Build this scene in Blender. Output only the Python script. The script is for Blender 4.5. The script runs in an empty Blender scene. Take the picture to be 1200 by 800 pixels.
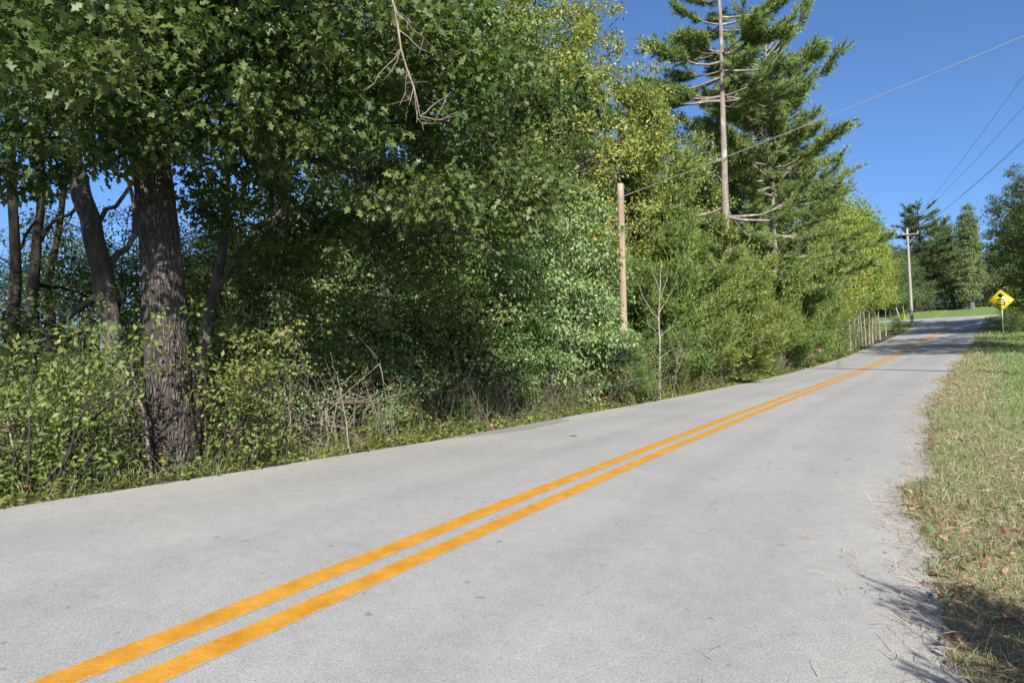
import bpy, math
import numpy as np
from mathutils import Matrix, Vector

# ------------------------------------------------------------------ camera, sky, sun, exposure
scene = bpy.context.scene
F, PITCH, ROLL, CAM_H = 800.0, math.atan(36/800.0), math.radians(1.35), 1.15
cam_d = bpy.data.cameras.new("camera"); cam = bpy.data.objects.new("camera", cam_d)
scene.collection.objects.link(cam)
cam_d.sensor_width = 36.0; cam_d.lens = 24.0; cam_d.clip_start = 0.05; cam_d.clip_end = 3000
cam.matrix_world = (Matrix.Translation((0, 0, CAM_H)) @ Matrix.Rotation(math.pi/2 + PITCH, 4, 'X')
                    @ Matrix.Rotation(-ROLL, 4, 'Z'))
scene.camera = cam

SUN_EL, SUN_AZ = math.radians(31), math.radians(173)     # azimuth clockwise from +Y: the sun stands behind the camera
world = bpy.data.worlds.new("World"); scene.world = world; world.use_nodes = True
wn = world.node_tree; bg = wn.nodes["Background"]
sky = wn.nodes.new("ShaderNodeTexSky"); sky.sky_type = 'NISHITA'; sky.sun_disc = False
sky.sun_elevation = SUN_EL; sky.sun_rotation = SUN_AZ
sky.air_density = 0.8; sky.dust_density = 1.8; sky.ozone_density = 8.0; sky.altitude = 200
wn.links.new(sky.outputs[0], bg.inputs[0]); bg.inputs[1].default_value = 0.077
sun_d = bpy.data.lights.new("sun", 'SUN'); sun_d.energy = 4.6; sun_d.angle = math.radians(0.53)
sun_d.color = (1.0, 0.94, 0.85)
sun = bpy.data.objects.new("sun", sun_d); scene.collection.objects.link(sun)
sdir = Vector((math.sin(SUN_AZ)*math.cos(SUN_EL), math.cos(SUN_AZ)*math.cos(SUN_EL), math.sin(SUN_EL)))
sun.rotation_euler = sdir.to_track_quat('Z', 'Y').to_euler()
scene.view_settings.view_transform = 'Standard'; scene.view_settings.look = 'None'
scene.view_settings.gamma = 1.0; scene.view_settings.exposure = 1.3
scene.cycles.max_bounces = 6; scene.cycles.diffuse_bounces = 3; scene.cycles.transmission_bounces = 3
scene.cycles.transparent_max_bounces = 4; scene.cycles.caustics_reflective = False; scene.cycles.caustics_refractive = False

COL = scene.collection
RNG = np.random.default_rng(11)

# ------------------------------------------------------------------ helpers: meshes and things
def mesh(name, V, faces, mats, smooth=False, attrs=None, midx=None):
    """faces: list of int arrays, each (m,k) with its own k"""
    V = np.asarray(V, np.float32).reshape(-1, 3)
    faces = [np.asarray(f, np.int32) for f in (faces if isinstance(faces, list) else [faces]) if len(f)]
    me = bpy.data.meshes.new(name)
    me.vertices.add(len(V)); me.vertices.foreach_set("co", V.ravel())
    loops = np.concatenate([f.ravel() for f in faces])
    tot = np.concatenate([np.full(len(f), f.shape[1], np.int32) for f in faces])
    start = np.concatenate([[0], np.cumsum(tot)[:-1]]).astype(np.int32)
    me.loops.add(len(loops)); me.loops.foreach_set("vertex_index", loops)
    me.polygons.add(len(tot)); me.polygons.foreach_set("loop_start", start)
    if smooth: me.polygons.foreach_set("use_smooth", np.ones(len(tot), bool))
    for m in (mats if isinstance(mats, (list, tuple)) else [mats]): me.materials.append(m)
    if midx is not None: me.polygons.foreach_set("material_index", np.asarray(midx, np.int32))
    me.update(calc_edges=True)
    for k, v in (attrs or {}).items():
        a = me.attributes.new(k, 'FLOAT', 'POINT'); a.data.foreach_set("value", np.asarray(v, np.float32))
    return me

def obj(name, me, parent=None, loc=None):
    o = bpy.data.objects.new(name, me); COL.objects.link(o)
    if parent is not None: o.parent = parent
    if loc is not None: o.location = loc
    return o

def thing(name, label, cat, loc=(0, 0, 0), rotz=0.0, group=None, scale=1.0):
    o = bpy.data.objects.new(name, None); COL.objects.link(o); o.empty_display_size = 0.2
    o.location = loc; o.rotation_euler = (0, 0, rotz)
    o.scale = (scale,)*3 if np.isscalar(scale) else scale
    return tag(o, label, cat, group)

def tag(o, label, cat, group=None):
    o['label'] = label; o['category'] = cat
    if group: o['group'] = group
    return o

def structure(o): o['kind'] = 'structure'; return o
def stuff(o): o['kind'] = 'stuff'; return o

class MB:
    """collects tubes, prisms and polygons into one mesh"""
    def __init__(s): s.V = []; s.F = {}; s.n = 0
    def add(s, V, F):
        V = np.asarray(V, float).reshape(-1, 3); F = np.asarray(F, int)
        s.V.append(V); s.F.setdefault(F.shape[1], []).append(F + s.n); s.n += len(V)
    def tube(s, P, R, n=6, cap=True, rough=0.0, rng=None):
        P = np.asarray(P, float); k = len(P); R = np.broadcast_to(np.asarray(R, float), (k,))
        T = np.gradient(P, axis=0); T /= np.linalg.norm(T, axis=1)[:, None] + 1e-9
        ref = np.array([0, 0, 1.]) if abs(T[:, 2]).mean() < .8 else np.array([1., 0, 0])
        U = np.cross(T, ref); U /= np.linalg.norm(U, axis=1)[:, None] + 1e-9
        W = np.cross(T, U)
        a = np.arange(n)*2*math.pi/n
        rr = R[:, None]*np.ones((k, n))
        if rough and rng is not None: rr = rr*(1 + rough*rng.normal(size=(1, n))*.7 + rough*rng.normal(size=(k, n))*.5)
        V = P[:, None] + rr[..., None]*(np.cos(a)[None, :, None]*U[:, None] + np.sin(a)[None, :, None]*W[:, None])
        i = np.arange(k-1)[:, None]*n; j = np.arange(n)[None]; jn = (j+1) % n
        s.add(V, np.stack([i+j, i+jn, i+n+jn, i+n+j], -1).reshape(-1, 4))
        if cap:
            b = s.n - k*n
            for base in (b, b+(k-1)*n):
                s.F.setdefault(n, []).append(np.array([[base+q for q in range(n)]]))
    def prisms(s, A, B, ra, rb):
        """many three-sided twigs at once"""
        A, B = np.asarray(A, float), np.asarray(B, float); m = len(A)
        if m == 0: return
        T = B-A; T /= np.linalg.norm(T, axis=1)[:, None] + 1e-9
        U = np.cross(T, np.array([.31, .67, .2])); U /= np.linalg.norm(U, axis=1)[:, None] + 1e-9
        W = np.cross(T, U); a = np.arange(3)*2*math.pi/3
        ring = np.cos(a)[None, :, None]*U[:, None] + np.sin(a)[None, :, None]*W[:, None]
        ra = np.broadcast_to(ra, (m,))[:, None, None]; rb = np.broadcast_to(rb, (m,))[:, None, None]
        V = np.concatenate([A[:, None]+ring*ra, B[:, None]+ring*rb], 1)
        q = np.array([[0, 1, 4, 3], [1, 2, 5, 4], [2, 0, 3, 5]])
        s.add(V, (np.arange(m)[:, None, None]*6 + q).reshape(-1, 4))
    def box(s, c, d, R=None):
        V = np.array([[x, y, z] for x in (-.5, .5) for y in (-.5, .5) for z in (-.5, .5)])*np.asarray(d)
        if R is not None: V = V @ np.asarray(R).T
        s.add(V + np.asarray(c), [[0, 1, 3, 2], [4, 6, 7, 5], [0, 4, 5, 1], [2, 3, 7, 6], [0, 2, 6, 4], [1, 5, 7, 3]])
    def build(s, name, mat, smooth=False):
        return mesh(name, np.concatenate(s.V), [np.concatenate(f) for f in s.F.values()], mat, smooth)

def unit(v): return v/(np.linalg.norm(v, axis=-1, keepdims=True) + 1e-9)
def sm(a, b, x): t = np.clip((np.asarray(x, float)-a)/(b-a), 0, 1); return t*t*(3-2*t)

_ph = np.random.default_rng(5).uniform(0, 6.28, (40, 3))
def noise2(x, y, f=1.0, o=4):
    """cheap smooth pseudo noise, about -1..1"""
    r = 0; amp = 1.0; tot = 0
    for k in range(o):
        for j in range(3):
            a = _ph[(k*3+j) % 40]
            r = r + amp*np.sin(f*(x*math.cos(a[0])+y*math.sin(a[0]))*(1+.37*j)+a[1]+2*np.sin(f*.6*(x*math.sin(a[2])-y*math.cos(a[2]))+a[2]))
            tot += amp
        f *= 2.1; amp *= .55
    return r/tot*1.8

# ------------------------------------------------------------------ the road's course (metres, camera at the origin)
TAB = np.array([(-2.775, 0.188, 0.037, 3.02, 0.25, 2.63, -0.217), (-0.818, 3.677, 0.117, 2.93, 0.168, 2.59, -0.149), (1.192, 7.136, 0.21, 2.81, 0.083, 2.58, -0.076), (3.263, 10.558, 0.316, 2.72, 0.035, 2.65, -0.034), (5.399, 13.939, 0.434, 2.64, 0.003, 2.75, -0.003), (7.593, 17.284, 0.569, 2.58, -0.022, 2.83, 0.024), (9.834, 20.598, 0.726, 2.52, -0.044, 2.88, 0.05), (12.114, 23.884, 0.912, 2.48, -0.068, 2.89, 0.079), (14.426, 27.148, 1.136, 2.45, -0.088, 2.87, 0.103), (16.769, 30.39, 1.395, 2.44, -0.099, 2.83, 0.115), (19.144, 33.609, 1.686, 2.45, -0.104, 2.79, 0.118), (21.547, 36.806, 2.007, 2.48, -0.101, 2.71, 0.11), (23.974, 39.985, 2.36, 2.51, -0.099, 2.61, 0.103), (26.421, 43.15, 2.747, 2.5, -0.107, 2.49, 0.106), (28.883, 46.303, 3.174, 2.48, -0.119, 2.36, 0.113), (31.356, 49.446, 3.644, 2.45, -0.133, 2.25, 0.122), (33.837, 52.584, 4.159, 2.43, -0.144, 2.17, 0.129)])
S0 = np.arange(0, 65, 4.0)
th0, th1 = math.radians(29.3), math.radians(38.3)
back = [(-2.775+s*math.sin(th0), .188+s*math.cos(th0), .037+s*.018, 3.02, .25, 2.63, -.217) for s in (-200, -120, -60, -30, -16, -8, -4)]
fw, z = [], 4.159
for s in list(range(68, 116, 4)) + [130, 160, 220, 420]:
    ps = fw[-1][0] if fw else 64
    m = (s+ps)/2
    g = .125 if m < 66 else .105 if m < 70 else .09 if m < 76 else .12 if m < 104 else .03 if m < 120 else 0.0
    z += g*(s-ps)
    fw.append((s, (33.837+(s-64)*math.sin(th1), 52.584+(s-64)*math.cos(th1), z, 2.43, -.14*max(0, 1-(s-64)/6), 2.17, .13*max(0, 1-(s-64)/6))))
SK = np.concatenate([[-200, -120, -60, -30, -16, -8, -4], S0, [a for a, b in fw]])
TK = np.concatenate([np.array(back), TAB, np.array([b for a, b in fw])])
_m = np.gradient(TK, SK, axis=0)
def course(s):
    """x, y, z, wl, dzl, wr, dzr along the road (cubic Hermite)"""
    s = np.asarray(s, float); i = np.clip(np.searchsorted(SK, s)-1, 0, len(SK)-2)
    hh = (SK[i+1]-SK[i])[..., None]; t = ((s-SK[i])[..., None])/hh
    return ((2*t**3-3*t**2+1)*TK[i] + (t**3-2*t**2+t)*hh*_m[i] + (-2*t**3+3*t**2)*TK[i+1] + (t**3-t**2)*hh*_m[i+1])
def heading(s):
    d = course(np.asarray(s)+.05)-course(np.asarray(s)-.05); return np.arctan2(d[..., 0], d[..., 1])
def road_xy(s, t):
    c = course(s); th = heading(s); return c[..., 0]-np.cos(th)*t, c[..., 1]+np.sin(th)*t
def road_z(s, t):
    c = course(s); return c[..., 2] + np.where(t > 0, c[..., 4]*t/c[..., 3], -c[..., 6]*t/c[..., 5])
def ground_st(s, t):
    """ground height at road coordinates (t positive to the left)"""
    s = np.asarray(s, float); t = np.asarray(t, float); c = course(s)
    x, y = road_xy(s, t)
    dl, dr = t-c[..., 3], -t-c[..., 5]
    flat = 1-sm(57, 67, s); nz = noise2(x, y, .9, 3)
    inside = road_z(s, t)-.06
    el = noise2(s*1.0, s*0+3, 2.2, 4)*.05
    ul = sm(0, .10, dl-el)
    zl = c[..., 2]+c[..., 4]-.06+ul*.05 + flat*(-.26*sm(.35, 2.2, dl)) + nz*.07*sm(.4, 3, dl) - flat*.07*np.clip(dl-11, 0, 120)*sm(-20, 0, 30-s)
    er = -.12 + noise2(s, s*0+9, .8, 5)*.17 + noise2(s, s*0+1, 5.0, 3)*.06
    ur = sm(0, .16, dr-er)
    zr = road_z(s, np.maximum(t, -c[..., 5]-.4))-.06 + ur*.078 + flat*(-.24*sm(.6, 4.5, dr)) + .03*np.clip(dr-9, 0, 40) + nz*.03*sm(.2, 2, dr) + noise2(x, y, 7., 2)*.008*ur
    z = np.where(dl > -.1, np.where(dl > 0, zl, inside), np.where(dr > -.45, zr, inside))
    side = ((s > 69.2) & (s < 75.3))
    return np.where(side, c[..., 2]-.06, z)
_sd = np.arange(-150, 260, .5); _cd = course(_sd)
def to_st(x, y):
    x = np.atleast_1d(np.asarray(x, float)); y = np.atleast_1d(np.asarray(y, float)); S = np.empty(len(x)); T = np.empty(len(x))
    for a in range(0, len(x), 4000):
        b = slice(a, a+4000)
        d = (x[b, None]-_cd[None, :, 0])**2+(y[b, None]-_cd[None, :, 1])**2
        i = d.argmin(1); s = _sd[i]; th = heading(s)
        dx, dy = x[b]-_cd[i, 0], y[b]-_cd[i, 1]
        S[b] = s+dx*np.sin(th)+dy*np.cos(th); T[b] = -dx*np.cos(th)+dy*np.sin(th)
    return S, T
def ground(x, y):
    s, t = to_st(x, y); return ground_st(s, t)
def gz(x, y): return float(ground([x], [y])[0])
def ray(px, py):
    """direction through a pixel of the 1200 x 800 photograph, scaled to y = 1"""
    X, Y = (px-600)/F, (400-py)/F
    cr, sr = math.cos(ROLL), math.sin(ROLL)
    X, Y = X*cr+Y*sr, -X*sr+Y*cr
    d = np.array([X, math.cos(PITCH)-Y*math.sin(PITCH), math.sin(PITCH)+Y*math.cos(PITCH)])
    return d/d[1]
def at(px, py, Z): return np.array([0, 0, CAM_H])+ray(px, py)*Z
def spot(px, Z, py=430):
    p = at(px, py, Z); return (p[0], p[1], gz(p[0], p[1]))

# ------------------------------------------------------------------ materials
def new_mat(name):
    m = bpy.data.materials.new(name); m.use_nodes = True
    nt = m.node_tree; return m, nt, nt.nodes["Principled BSDF"], nt.nodes["Material Output"]
def N(nt, t, **k):
    n = nt.nodes.new(t)
    for a, b in k.items(): setattr(n, a, b)
    return n
def ramp(nt, fac, stops, interp='LINEAR'):
    r = N(nt, "ShaderNodeValToRGB"); r.color_ramp.interpolation = interp
    e = r.color_ramp.elements
    while len(e) > 1: e.remove(e[-1])
    e[0].position, e[0].color = stops[0][0], (*stops[0][1], 1)
    for p, c in stops[1:]: q = e.new(p); q.color = (*c, 1)
    nt.links.new(fac, r.inputs[0]); return r.outputs[0]
def noise_n(nt, scale, detail=4, rough=.6, vec=None, dim='3D'):
    n = N(nt, "ShaderNodeTexNoise"); n.inputs["Scale"].default_value = scale; n.inputs["Detail"].default_value = detail
    n.inputs["Roughness"].default_value = rough
    if vec is not None: nt.links.new(vec, n.inputs["Vector"])
    return n.outputs[0]
def mixc(nt, fac, a, b, mode='MIX'):
    m = N(nt, "ShaderNodeMix", data_type='RGBA', blend_type=mode)
    for inp, v in ((m.inputs[0], fac), (m.inputs[6], a), (m.inputs[7], b)):
        if isinstance(v, (int, float)): inp.default_value = v
        elif isinstance(v, tuple): inp.default_value = (*v, 1)
        else: nt.links.new(v, inp)
    return m.outputs[2]
def bump(nt, bsdf, h, strength=.4, dist=.02):
    b = N(nt, "ShaderNodeBump"); b.inputs["Strength"].default_value = strength; b.inputs["Distance"].default_value = dist
    nt.links.new(h, b.inputs["Height"]); nt.links.new(b.outputs[0], bsdf.inputs["Normal"])
def objcoord(nt, scale=(1, 1, 1)):
    tc = N(nt, "ShaderNodeTexCoord"); mp = N(nt, "ShaderNodeMapping"); mp.inputs["Scale"].default_value = scale
    nt.links.new(tc.outputs["Object"], mp.inputs[0]); return mp.outputs[0]

def leaf_mat(name, stops, trans=.35, rough=.5, spec=.4, patch=None):
    """leaf colours vary leaf by leaf; thin leaves let light through"""
    m, nt, b, out = new_mat(name)
    g = N(nt, "ShaderNodeNewGeometry")
    c = ramp(nt, g.outputs["Random Per Island"], stops)
    if patch:
        pn = noise_n(nt, patch[0], 2, .5, g.outputs["Position"])
        pr = ramp(nt, pn, [(.42, (0, 0, 0)), (.6, (1, 1, 1))])
        c = mixc(nt, pr, c, mixc(nt, .55, c, patch[1]))
    oi = N(nt, "ShaderNodeObjectInfo")
    hv = N(nt, "ShaderNodeHueSaturation"); nt.links.new(c, hv.inputs["Color"])
    mr = N(nt, "ShaderNodeMapRange"); mr.inputs[3].default_value = .475; mr.inputs[4].default_value = .515
    nt.links.new(oi.outputs["Random"], mr.inputs[0]); nt.links.new(mr.outputs[0], hv.inputs["Hue"])
    c = hv.outputs[0]
    nt.links.new(c, b.inputs["Base Color"]); b.inputs["Roughness"].default_value = rough
    b.inputs["Specular IOR Level"].default_value = spec
    if trans > 0:
        t = N(nt, "ShaderNodeBsdfTranslucent"); nt.links.new(mixc(nt, 1.0, c, (1.25, 1.25, .6), 'MULTIPLY'), t.inputs[0])
        mx = N(nt, "ShaderNodeMixShader"); mx.inputs[0].default_value = trans
        nt.links.new(b.outputs[0], mx.inputs[1]); nt.links.new(t.outputs[0], mx.inputs[2]); nt.links.new(mx.outputs[0], out.inputs[0])
    return m

def bark_mat(name, dark, light, lichen=None, sc=9.0, zs=.18, bstr=.8):
    m, nt, b, out = new_mat(name)
    v = objcoord(nt, (1, 1, zs))
    n = noise_n(nt, sc, 6, .7, v)
    c = ramp(nt, n, [(.3, dark), (.7, light)])
    if lichen:
        l = ramp(nt, noise_n(nt, 3.2, 4, .6, objcoord(nt, (1, 1, .6))), [(.56, (0, 0, 0)), (.64, (1, 1, 1))])
        c = mixc(nt, l, c, lichen)
    nt.links.new(c, b.inputs["Base Color"]); b.inputs["Roughness"].default_value = .9
    b.inputs["Specular IOR Level"].default_value = .15
    bump(nt, b, noise_n(nt, sc*1.6, 5, .7, v), bstr, .03); return m

def plain(name, col, rough=.6, metal=0.0, var=.25, sc=6.0):
    m, nt, b, out = new_mat(name)
    n = noise_n(nt, sc, 5, .65, objcoord(nt))
    c = ramp(nt, n, [(.3, tuple(x*(1-var) for x in col)), (.7, tuple(min(1, x*(1+var)) for x in col))])
    nt.links.new(c, b.inputs["Base Color"]); b.inputs["Roughness"].default_value = rough; b.inputs["Metallic"].default_value = metal
    return m

# asphalt: aggregate speckle, faint wheel tracks and hairline cracks along the lane
def asphalt_mat(name, base=.2, patch=False):
    m, nt, b, out = new_mat(name)
    tc = N(nt, "ShaderNodeTexCoord"); P = tc.outputs["Object"]
    agg = noise_n(nt, 120, 2, .8, P); mid = noise_n(nt, 9, 4, .6, P); big = noise_n(nt, .55, 4, .6, P)
    k = base
    c = ramp(nt, agg, [(.28, (k*.68, k*.68, k*.68)), (.5, (k*1.01, k, k*.97)), (.74, (k*1.4, k*1.39, k*1.36))])
    c = mixc(nt, .3, c, ramp(nt, mid, [(.3, (.72, .72, .74)), (.7, (1.18, 1.18, 1.15))]), 'MULTIPLY')
    c = mixc(nt, .65, c, ramp(nt, big, [(.3, (.84, .84, .87)), (.68, (1.1, 1.1, 1.07))]), 'MULTIPLY')
    if not patch:
        a = N(nt, "ShaderNodeAttribute", attribute_name="lane")     # 0 at centre line .. 1 at the edges
        tr = ramp(nt, a.outputs["Fac"], [(0, (1, 1, 1)), (.22, (1.03, 1.03, 1.03)), (.33, (.9, .9, .9)), (.45, (1.02, 1.02, 1.02)), (.7, (.91, .91, .91)), (.85, (1.04, 1.03, 1.0)), (1, (1.12, 1.1, 1.05))])
        c = mixc(nt, .8, c, tr, 'MULTIPLY')
        # cracks
        ac = N(nt, "ShaderNodeAttribute", attribute_name="along"); cx = N(nt, "ShaderNodeCombineXYZ")
        sx = N(nt, "ShaderNodeMath", operation='MULTIPLY'); sx.inputs[1].default_value = .22
        aw = N(nt, "ShaderNodeAttribute", attribute_name="across")
        nt.links.new(ac.outputs["Fac"], sx.inputs[0]); nt.links.new(sx.outputs[0], cx.inputs[0]); nt.links.new(aw.outputs["Fac"], cx.inputs[1])
        wv = noise_n(nt, 2.5, 4, .65, cx.outputs[0]); wob = N(nt, "ShaderNodeVectorMath", operation='ADD')
        cw = N(nt, "ShaderNodeCombineXYZ"); ws = N(nt, "ShaderNodeMath", operation='MULTIPLY'); ws.inputs[1].default_value = .55
        nt.links.new(wv, ws.inputs[0]); nt.links.new(ws.outputs[0], cw.inputs[1]); nt.links.new(ws.outputs[0], cw.inputs[0])
        nt.links.new(cx.outputs[0], wob.inputs[0]); nt.links.new(cw.outputs[0], wob.inputs[1])
        vo = N(nt, "ShaderNodeTexVoronoi", feature='DISTANCE_TO_EDGE'); vo.inputs["Scale"].default_value = .55
        nt.links.new(wob.outputs[0], vo.inputs["Vector"])
        cr = ramp(nt, vo.outputs["Distance"], [(.0, (1, 1, 1)), (.0045, (0, 0, 0))])
        gate = ramp(nt, noise_n(nt, .8, 3, .6, P), [(.5, (0, 0, 0)), (.6, (.32, .32, .32))])
        c = mixc(nt, mixc(nt, 1.0, cr, gate, 'MULTIPLY'), c, (.055, .055, .057))
        # scattered dark spots and stains
        st = ramp(nt, noise_n(nt, 14, 1, .3, P), [(.74, (0, 0, 0)), (.8, (.6, .6, .6))])
        c = mixc(nt, st, c, (.09, .09, .09))
    nt.links.new(c, b.inputs["Base Color"]); b.inputs["Roughness"].default_value = .82; b.inputs["Specular IOR Level"].default_value = .3
    bump(nt, b, agg, .55, .006); return m

def paint_mat():
    m, nt, b, out = new_mat("yellow_paint")
    tc = N(nt, "ShaderNodeTexCoord"); P = tc.outputs["Object"]
    c = ramp(nt, noise_n(nt, 7, 5, .7, P), [(.28, (.34, .15, .010)), (.52, (.42, .2, .015)), (.75, (.49, .27, .055))])
    c = mixc(nt, .35, c, ramp(nt, noise_n(nt, 90, 2, .8, P), [(.3, (.6, .6, .6)), (.7, (1.2, 1.2, 1.2))]), 'MULTIPLY')
    a = N(nt, "ShaderNodeAttribute", attribute_name="edge")
    ad = N(nt, "ShaderNodeMath", operation='MULTIPLY_ADD'); nt.links.new(noise_n(nt, 38, 3, .75, P), ad.inputs[0]); ad.inputs[1].default_value = .8
    nt.links.new(a.outputs["Fac"], ad.inputs[2])
    w = ramp(nt, ad.outputs[0], [(.83, (0, 0, 0)), (.93, (1, 1, 1))])
    c = mixc(nt, w, c, (.265, .25, .215))
    vo = N(nt, "ShaderNodeTexVoronoi", feature='DISTANCE_TO_EDGE'); vo.inputs["Scale"].default_value = 5.5
    wp = N(nt, "ShaderNodeVectorMath", operation='MULTIPLY_ADD'); nz = N(nt, "ShaderNodeTexNoise"); nz.inputs["Scale"].default_value = 6
    nt.links.new(P, nz.inputs["Vector"]); nt.links.new(nz.outputs["Color"], wp.inputs[0]); wp.inputs[1].default_value = (.35, .35, .35); nt.links.new(P, wp.inputs[2]); nt.links.new(wp.outputs[0], vo.inputs["Vector"])
    ck = mixc(nt, 1.0, ramp(nt, vo.outputs["Distance"], [(0, (.75, .75, .75)), (.018, (0, 0, 0))]), ramp(nt, noise_n(nt, 1.6, 3, .6, P), [(.48, (0, 0, 0)), (.56, (1, 1, 1))]), 'MULTIPLY')
    c = mixc(nt, ck, c, (.3, .2, .09))
    wk = ramp(nt, noise_n(nt, 24, 5, .8, P), [(.62, (0, 0, 0)), (.7, (.7, .7, .7))])
    c = mixc(nt, wk, c, (.3, .24, .15))
    nt.links.new(c, b.inputs["Base Color"]); b.inputs["Roughness"].default_value = .6
    bump(nt, b, noise_n(nt, 95, 2, .8, P), .4, .005); return m

def ground_mat():
    m, nt, b, out = new_mat("roadside_ground")
    tc = N(nt, "ShaderNodeTexCoord"); P = tc.outputs["Object"]
    fine = noise_n(nt, 42, 5, .75, P); mid = noise_n(nt, 2.2, 5, .65, P)
    litter = ramp(nt, fine, [(.3, (.03, .022, .014)), (.5, (.075, .055, .032)), (.68, (.14, .105, .06))])
    grass = ramp(nt, fine, [(.28, (.055, .095, .024)), (.5, (.11, .17, .05)), (.7, (.19, .235, .09))])
    dry = ramp(nt, fine, [(.28, (.12, .09, .05)), (.52, (.28, .22, .13)), (.7, (.4, .34, .22))])
    a = N(nt, "ShaderNodeAttribute", attribute_name="grass"); d = N(nt, "ShaderNodeAttribute", attribute_name="dry")
    ad = N(nt, "ShaderNodeMath", operation='MULTIPLY_ADD'); nt.links.new(mid, ad.inputs[0]); ad.inputs[1].default_value = .9
    nt.links.new(d.outputs["Fac"], ad.inputs[2])
    dm = ramp(nt, ad.outputs[0], [(.55, (0, 0, 0)), (.95, (1, 1, 1))])
    c = mixc(nt, a.outputs["Fac"], litter, mixc(nt, dm, grass, dry))
    nt.links.new(c, b.inputs["Base Color"]); b.inputs["Roughness"].default_value = .95; b.inputs["Specular IOR Level"].default_value = .1
    bump(nt, b, fine, .8, .03); return m

M = {}
M['asphalt'] = asphalt_mat("worn_asphalt", .252); M['patch'] = asphalt_mat("asphalt_patch", .19, True)
M['paint'] = paint_mat(); M['ground'] = ground_mat()
M['oak_bark'] = bark_mat("oak_bark", (.028, .023, .02), (.115, .1, .088), (.19, .18, .165), 20, .14, 1.0)
def furrowed_mat(name, dark, light, lichen):
    """plates of bark parted by dark furrows that run up the trunk"""
    m, nt, b, out = new_mat(name); v = objcoord(nt, (1, 1, .2))
    nz = N(nt, "ShaderNodeTexNoise"); nz.inputs["Scale"].default_value = 9; nz.inputs["Detail"].default_value = 4; nt.links.new(v, nz.inputs["Vector"])
    wp = N(nt, "ShaderNodeVectorMath", operation='MULTIPLY_ADD'); nt.links.new(nz.outputs["Color"], wp.inputs[0]); wp.inputs[1].default_value = (.13, .13, .13); nt.links.new(v, wp.inputs[2])
    vo = N(nt, "ShaderNodeTexVoronoi", feature='DISTANCE_TO_EDGE'); vo.inputs["Scale"].default_value = 30; nt.links.new(wp.outputs[0], vo.inputs["Vector"])
    fine = noise_n(nt, 60, 4, .7, objcoord(nt, (1, 1, .4)))
    h = ramp(nt, vo.outputs["Distance"], [(0, (0, 0, 0)), (.3, (1, 1, 1))])
    c = mixc(nt, h, dark, mixc(nt, .5, light, ramp(nt, fine, [(.3, tuple(x*.5 for x in light)), (.7, tuple(x*1.5 for x in light))])))
    l = ramp(nt, noise_n(nt, 2.6, 4, .65, objcoord(nt, (1, 1, .7))), [(.57, (0, 0, 0)), (.66, (.8, .8, .8))])
    c = mixc(nt, l, c, lichen); nt.links.new(c, b.inputs["Base Color"]); b.inputs["Roughness"].default_value = .95; b.inputs["Specular IOR Level"].default_value = .1
    hs = mixc(nt, .3, h, fine); bump(nt, b, hs, 1.0, .035); return m
M['oak_bark'] = furrowed_mat("furrowed_oak_bark", (.042, .036, .031), (.105, .092, .082), (.19, .178, .16))
M['grey_bark'] = bark_mat("grey_bark", (.045, .037, .031), (.14, .122, .105), (.27, .26, .24), 10, .2)
M['dark_bark'] = bark_mat("dark_bark", (.02, .017, .014), (.07, .06, .05), None, 10, .2)
M['pine_bark'] = bark_mat("pine_bark", (.1, .078, .066), (.25, .215, .19), (.3, .28, .25), 14, .3)
M['pale_bark'] = bark_mat("pale_bark", (.12, .105, .09), (.27, .245, .215), None, 12, .5, .4)
M['dead'] = bark_mat("dead_wood", (.11, .088, .07), (.26, .22, .18), None, 16, .3, .3)
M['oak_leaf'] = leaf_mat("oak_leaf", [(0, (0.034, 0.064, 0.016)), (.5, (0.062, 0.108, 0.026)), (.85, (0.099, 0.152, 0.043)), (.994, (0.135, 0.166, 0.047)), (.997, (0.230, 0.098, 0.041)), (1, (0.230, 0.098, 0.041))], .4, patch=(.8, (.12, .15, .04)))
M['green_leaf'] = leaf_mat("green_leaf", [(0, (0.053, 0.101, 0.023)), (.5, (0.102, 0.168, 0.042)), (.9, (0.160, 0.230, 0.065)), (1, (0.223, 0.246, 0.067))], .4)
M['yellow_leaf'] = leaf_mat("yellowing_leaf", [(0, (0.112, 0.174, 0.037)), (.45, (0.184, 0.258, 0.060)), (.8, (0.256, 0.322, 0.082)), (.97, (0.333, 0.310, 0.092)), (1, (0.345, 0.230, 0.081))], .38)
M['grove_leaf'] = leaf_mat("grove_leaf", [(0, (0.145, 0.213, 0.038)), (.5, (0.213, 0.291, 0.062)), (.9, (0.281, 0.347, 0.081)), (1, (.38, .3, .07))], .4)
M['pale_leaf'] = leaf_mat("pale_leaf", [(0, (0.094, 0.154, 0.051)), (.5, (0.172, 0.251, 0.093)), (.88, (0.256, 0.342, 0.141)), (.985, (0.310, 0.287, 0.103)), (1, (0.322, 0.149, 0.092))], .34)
M['shrub_leaf'] = leaf_mat("shrub_leaf", [(0, (0.058, 0.101, 0.024)), (.55, (0.121, 0.179, 0.045)), (.9, (0.194, 0.241, 0.062)), (1, (.3, .23, .07))], .38, patch=(.5, (.13, .165, .04)))
M['far_leaf'] = leaf_mat("far_leaf", [(0, (0.058, 0.095, 0.032)), (.6, (0.102, 0.157, 0.055)), (1, (0.155, 0.207, 0.076))], .34)
M['poplar_leaf'] = leaf_mat("poplar_leaf", [(0, (0.087, 0.129, 0.048)), (.6, (0.165, 0.218, 0.081)), (1, (0.242, 0.291, 0.114))], .34)
M['needle'] = leaf_mat("pine_needle", [(0, (0.076, 0.134, 0.037)), (.6, (0.145, 0.235, 0.066)), (1, (0.221, 0.316, 0.093))], .3, .55)
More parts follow.
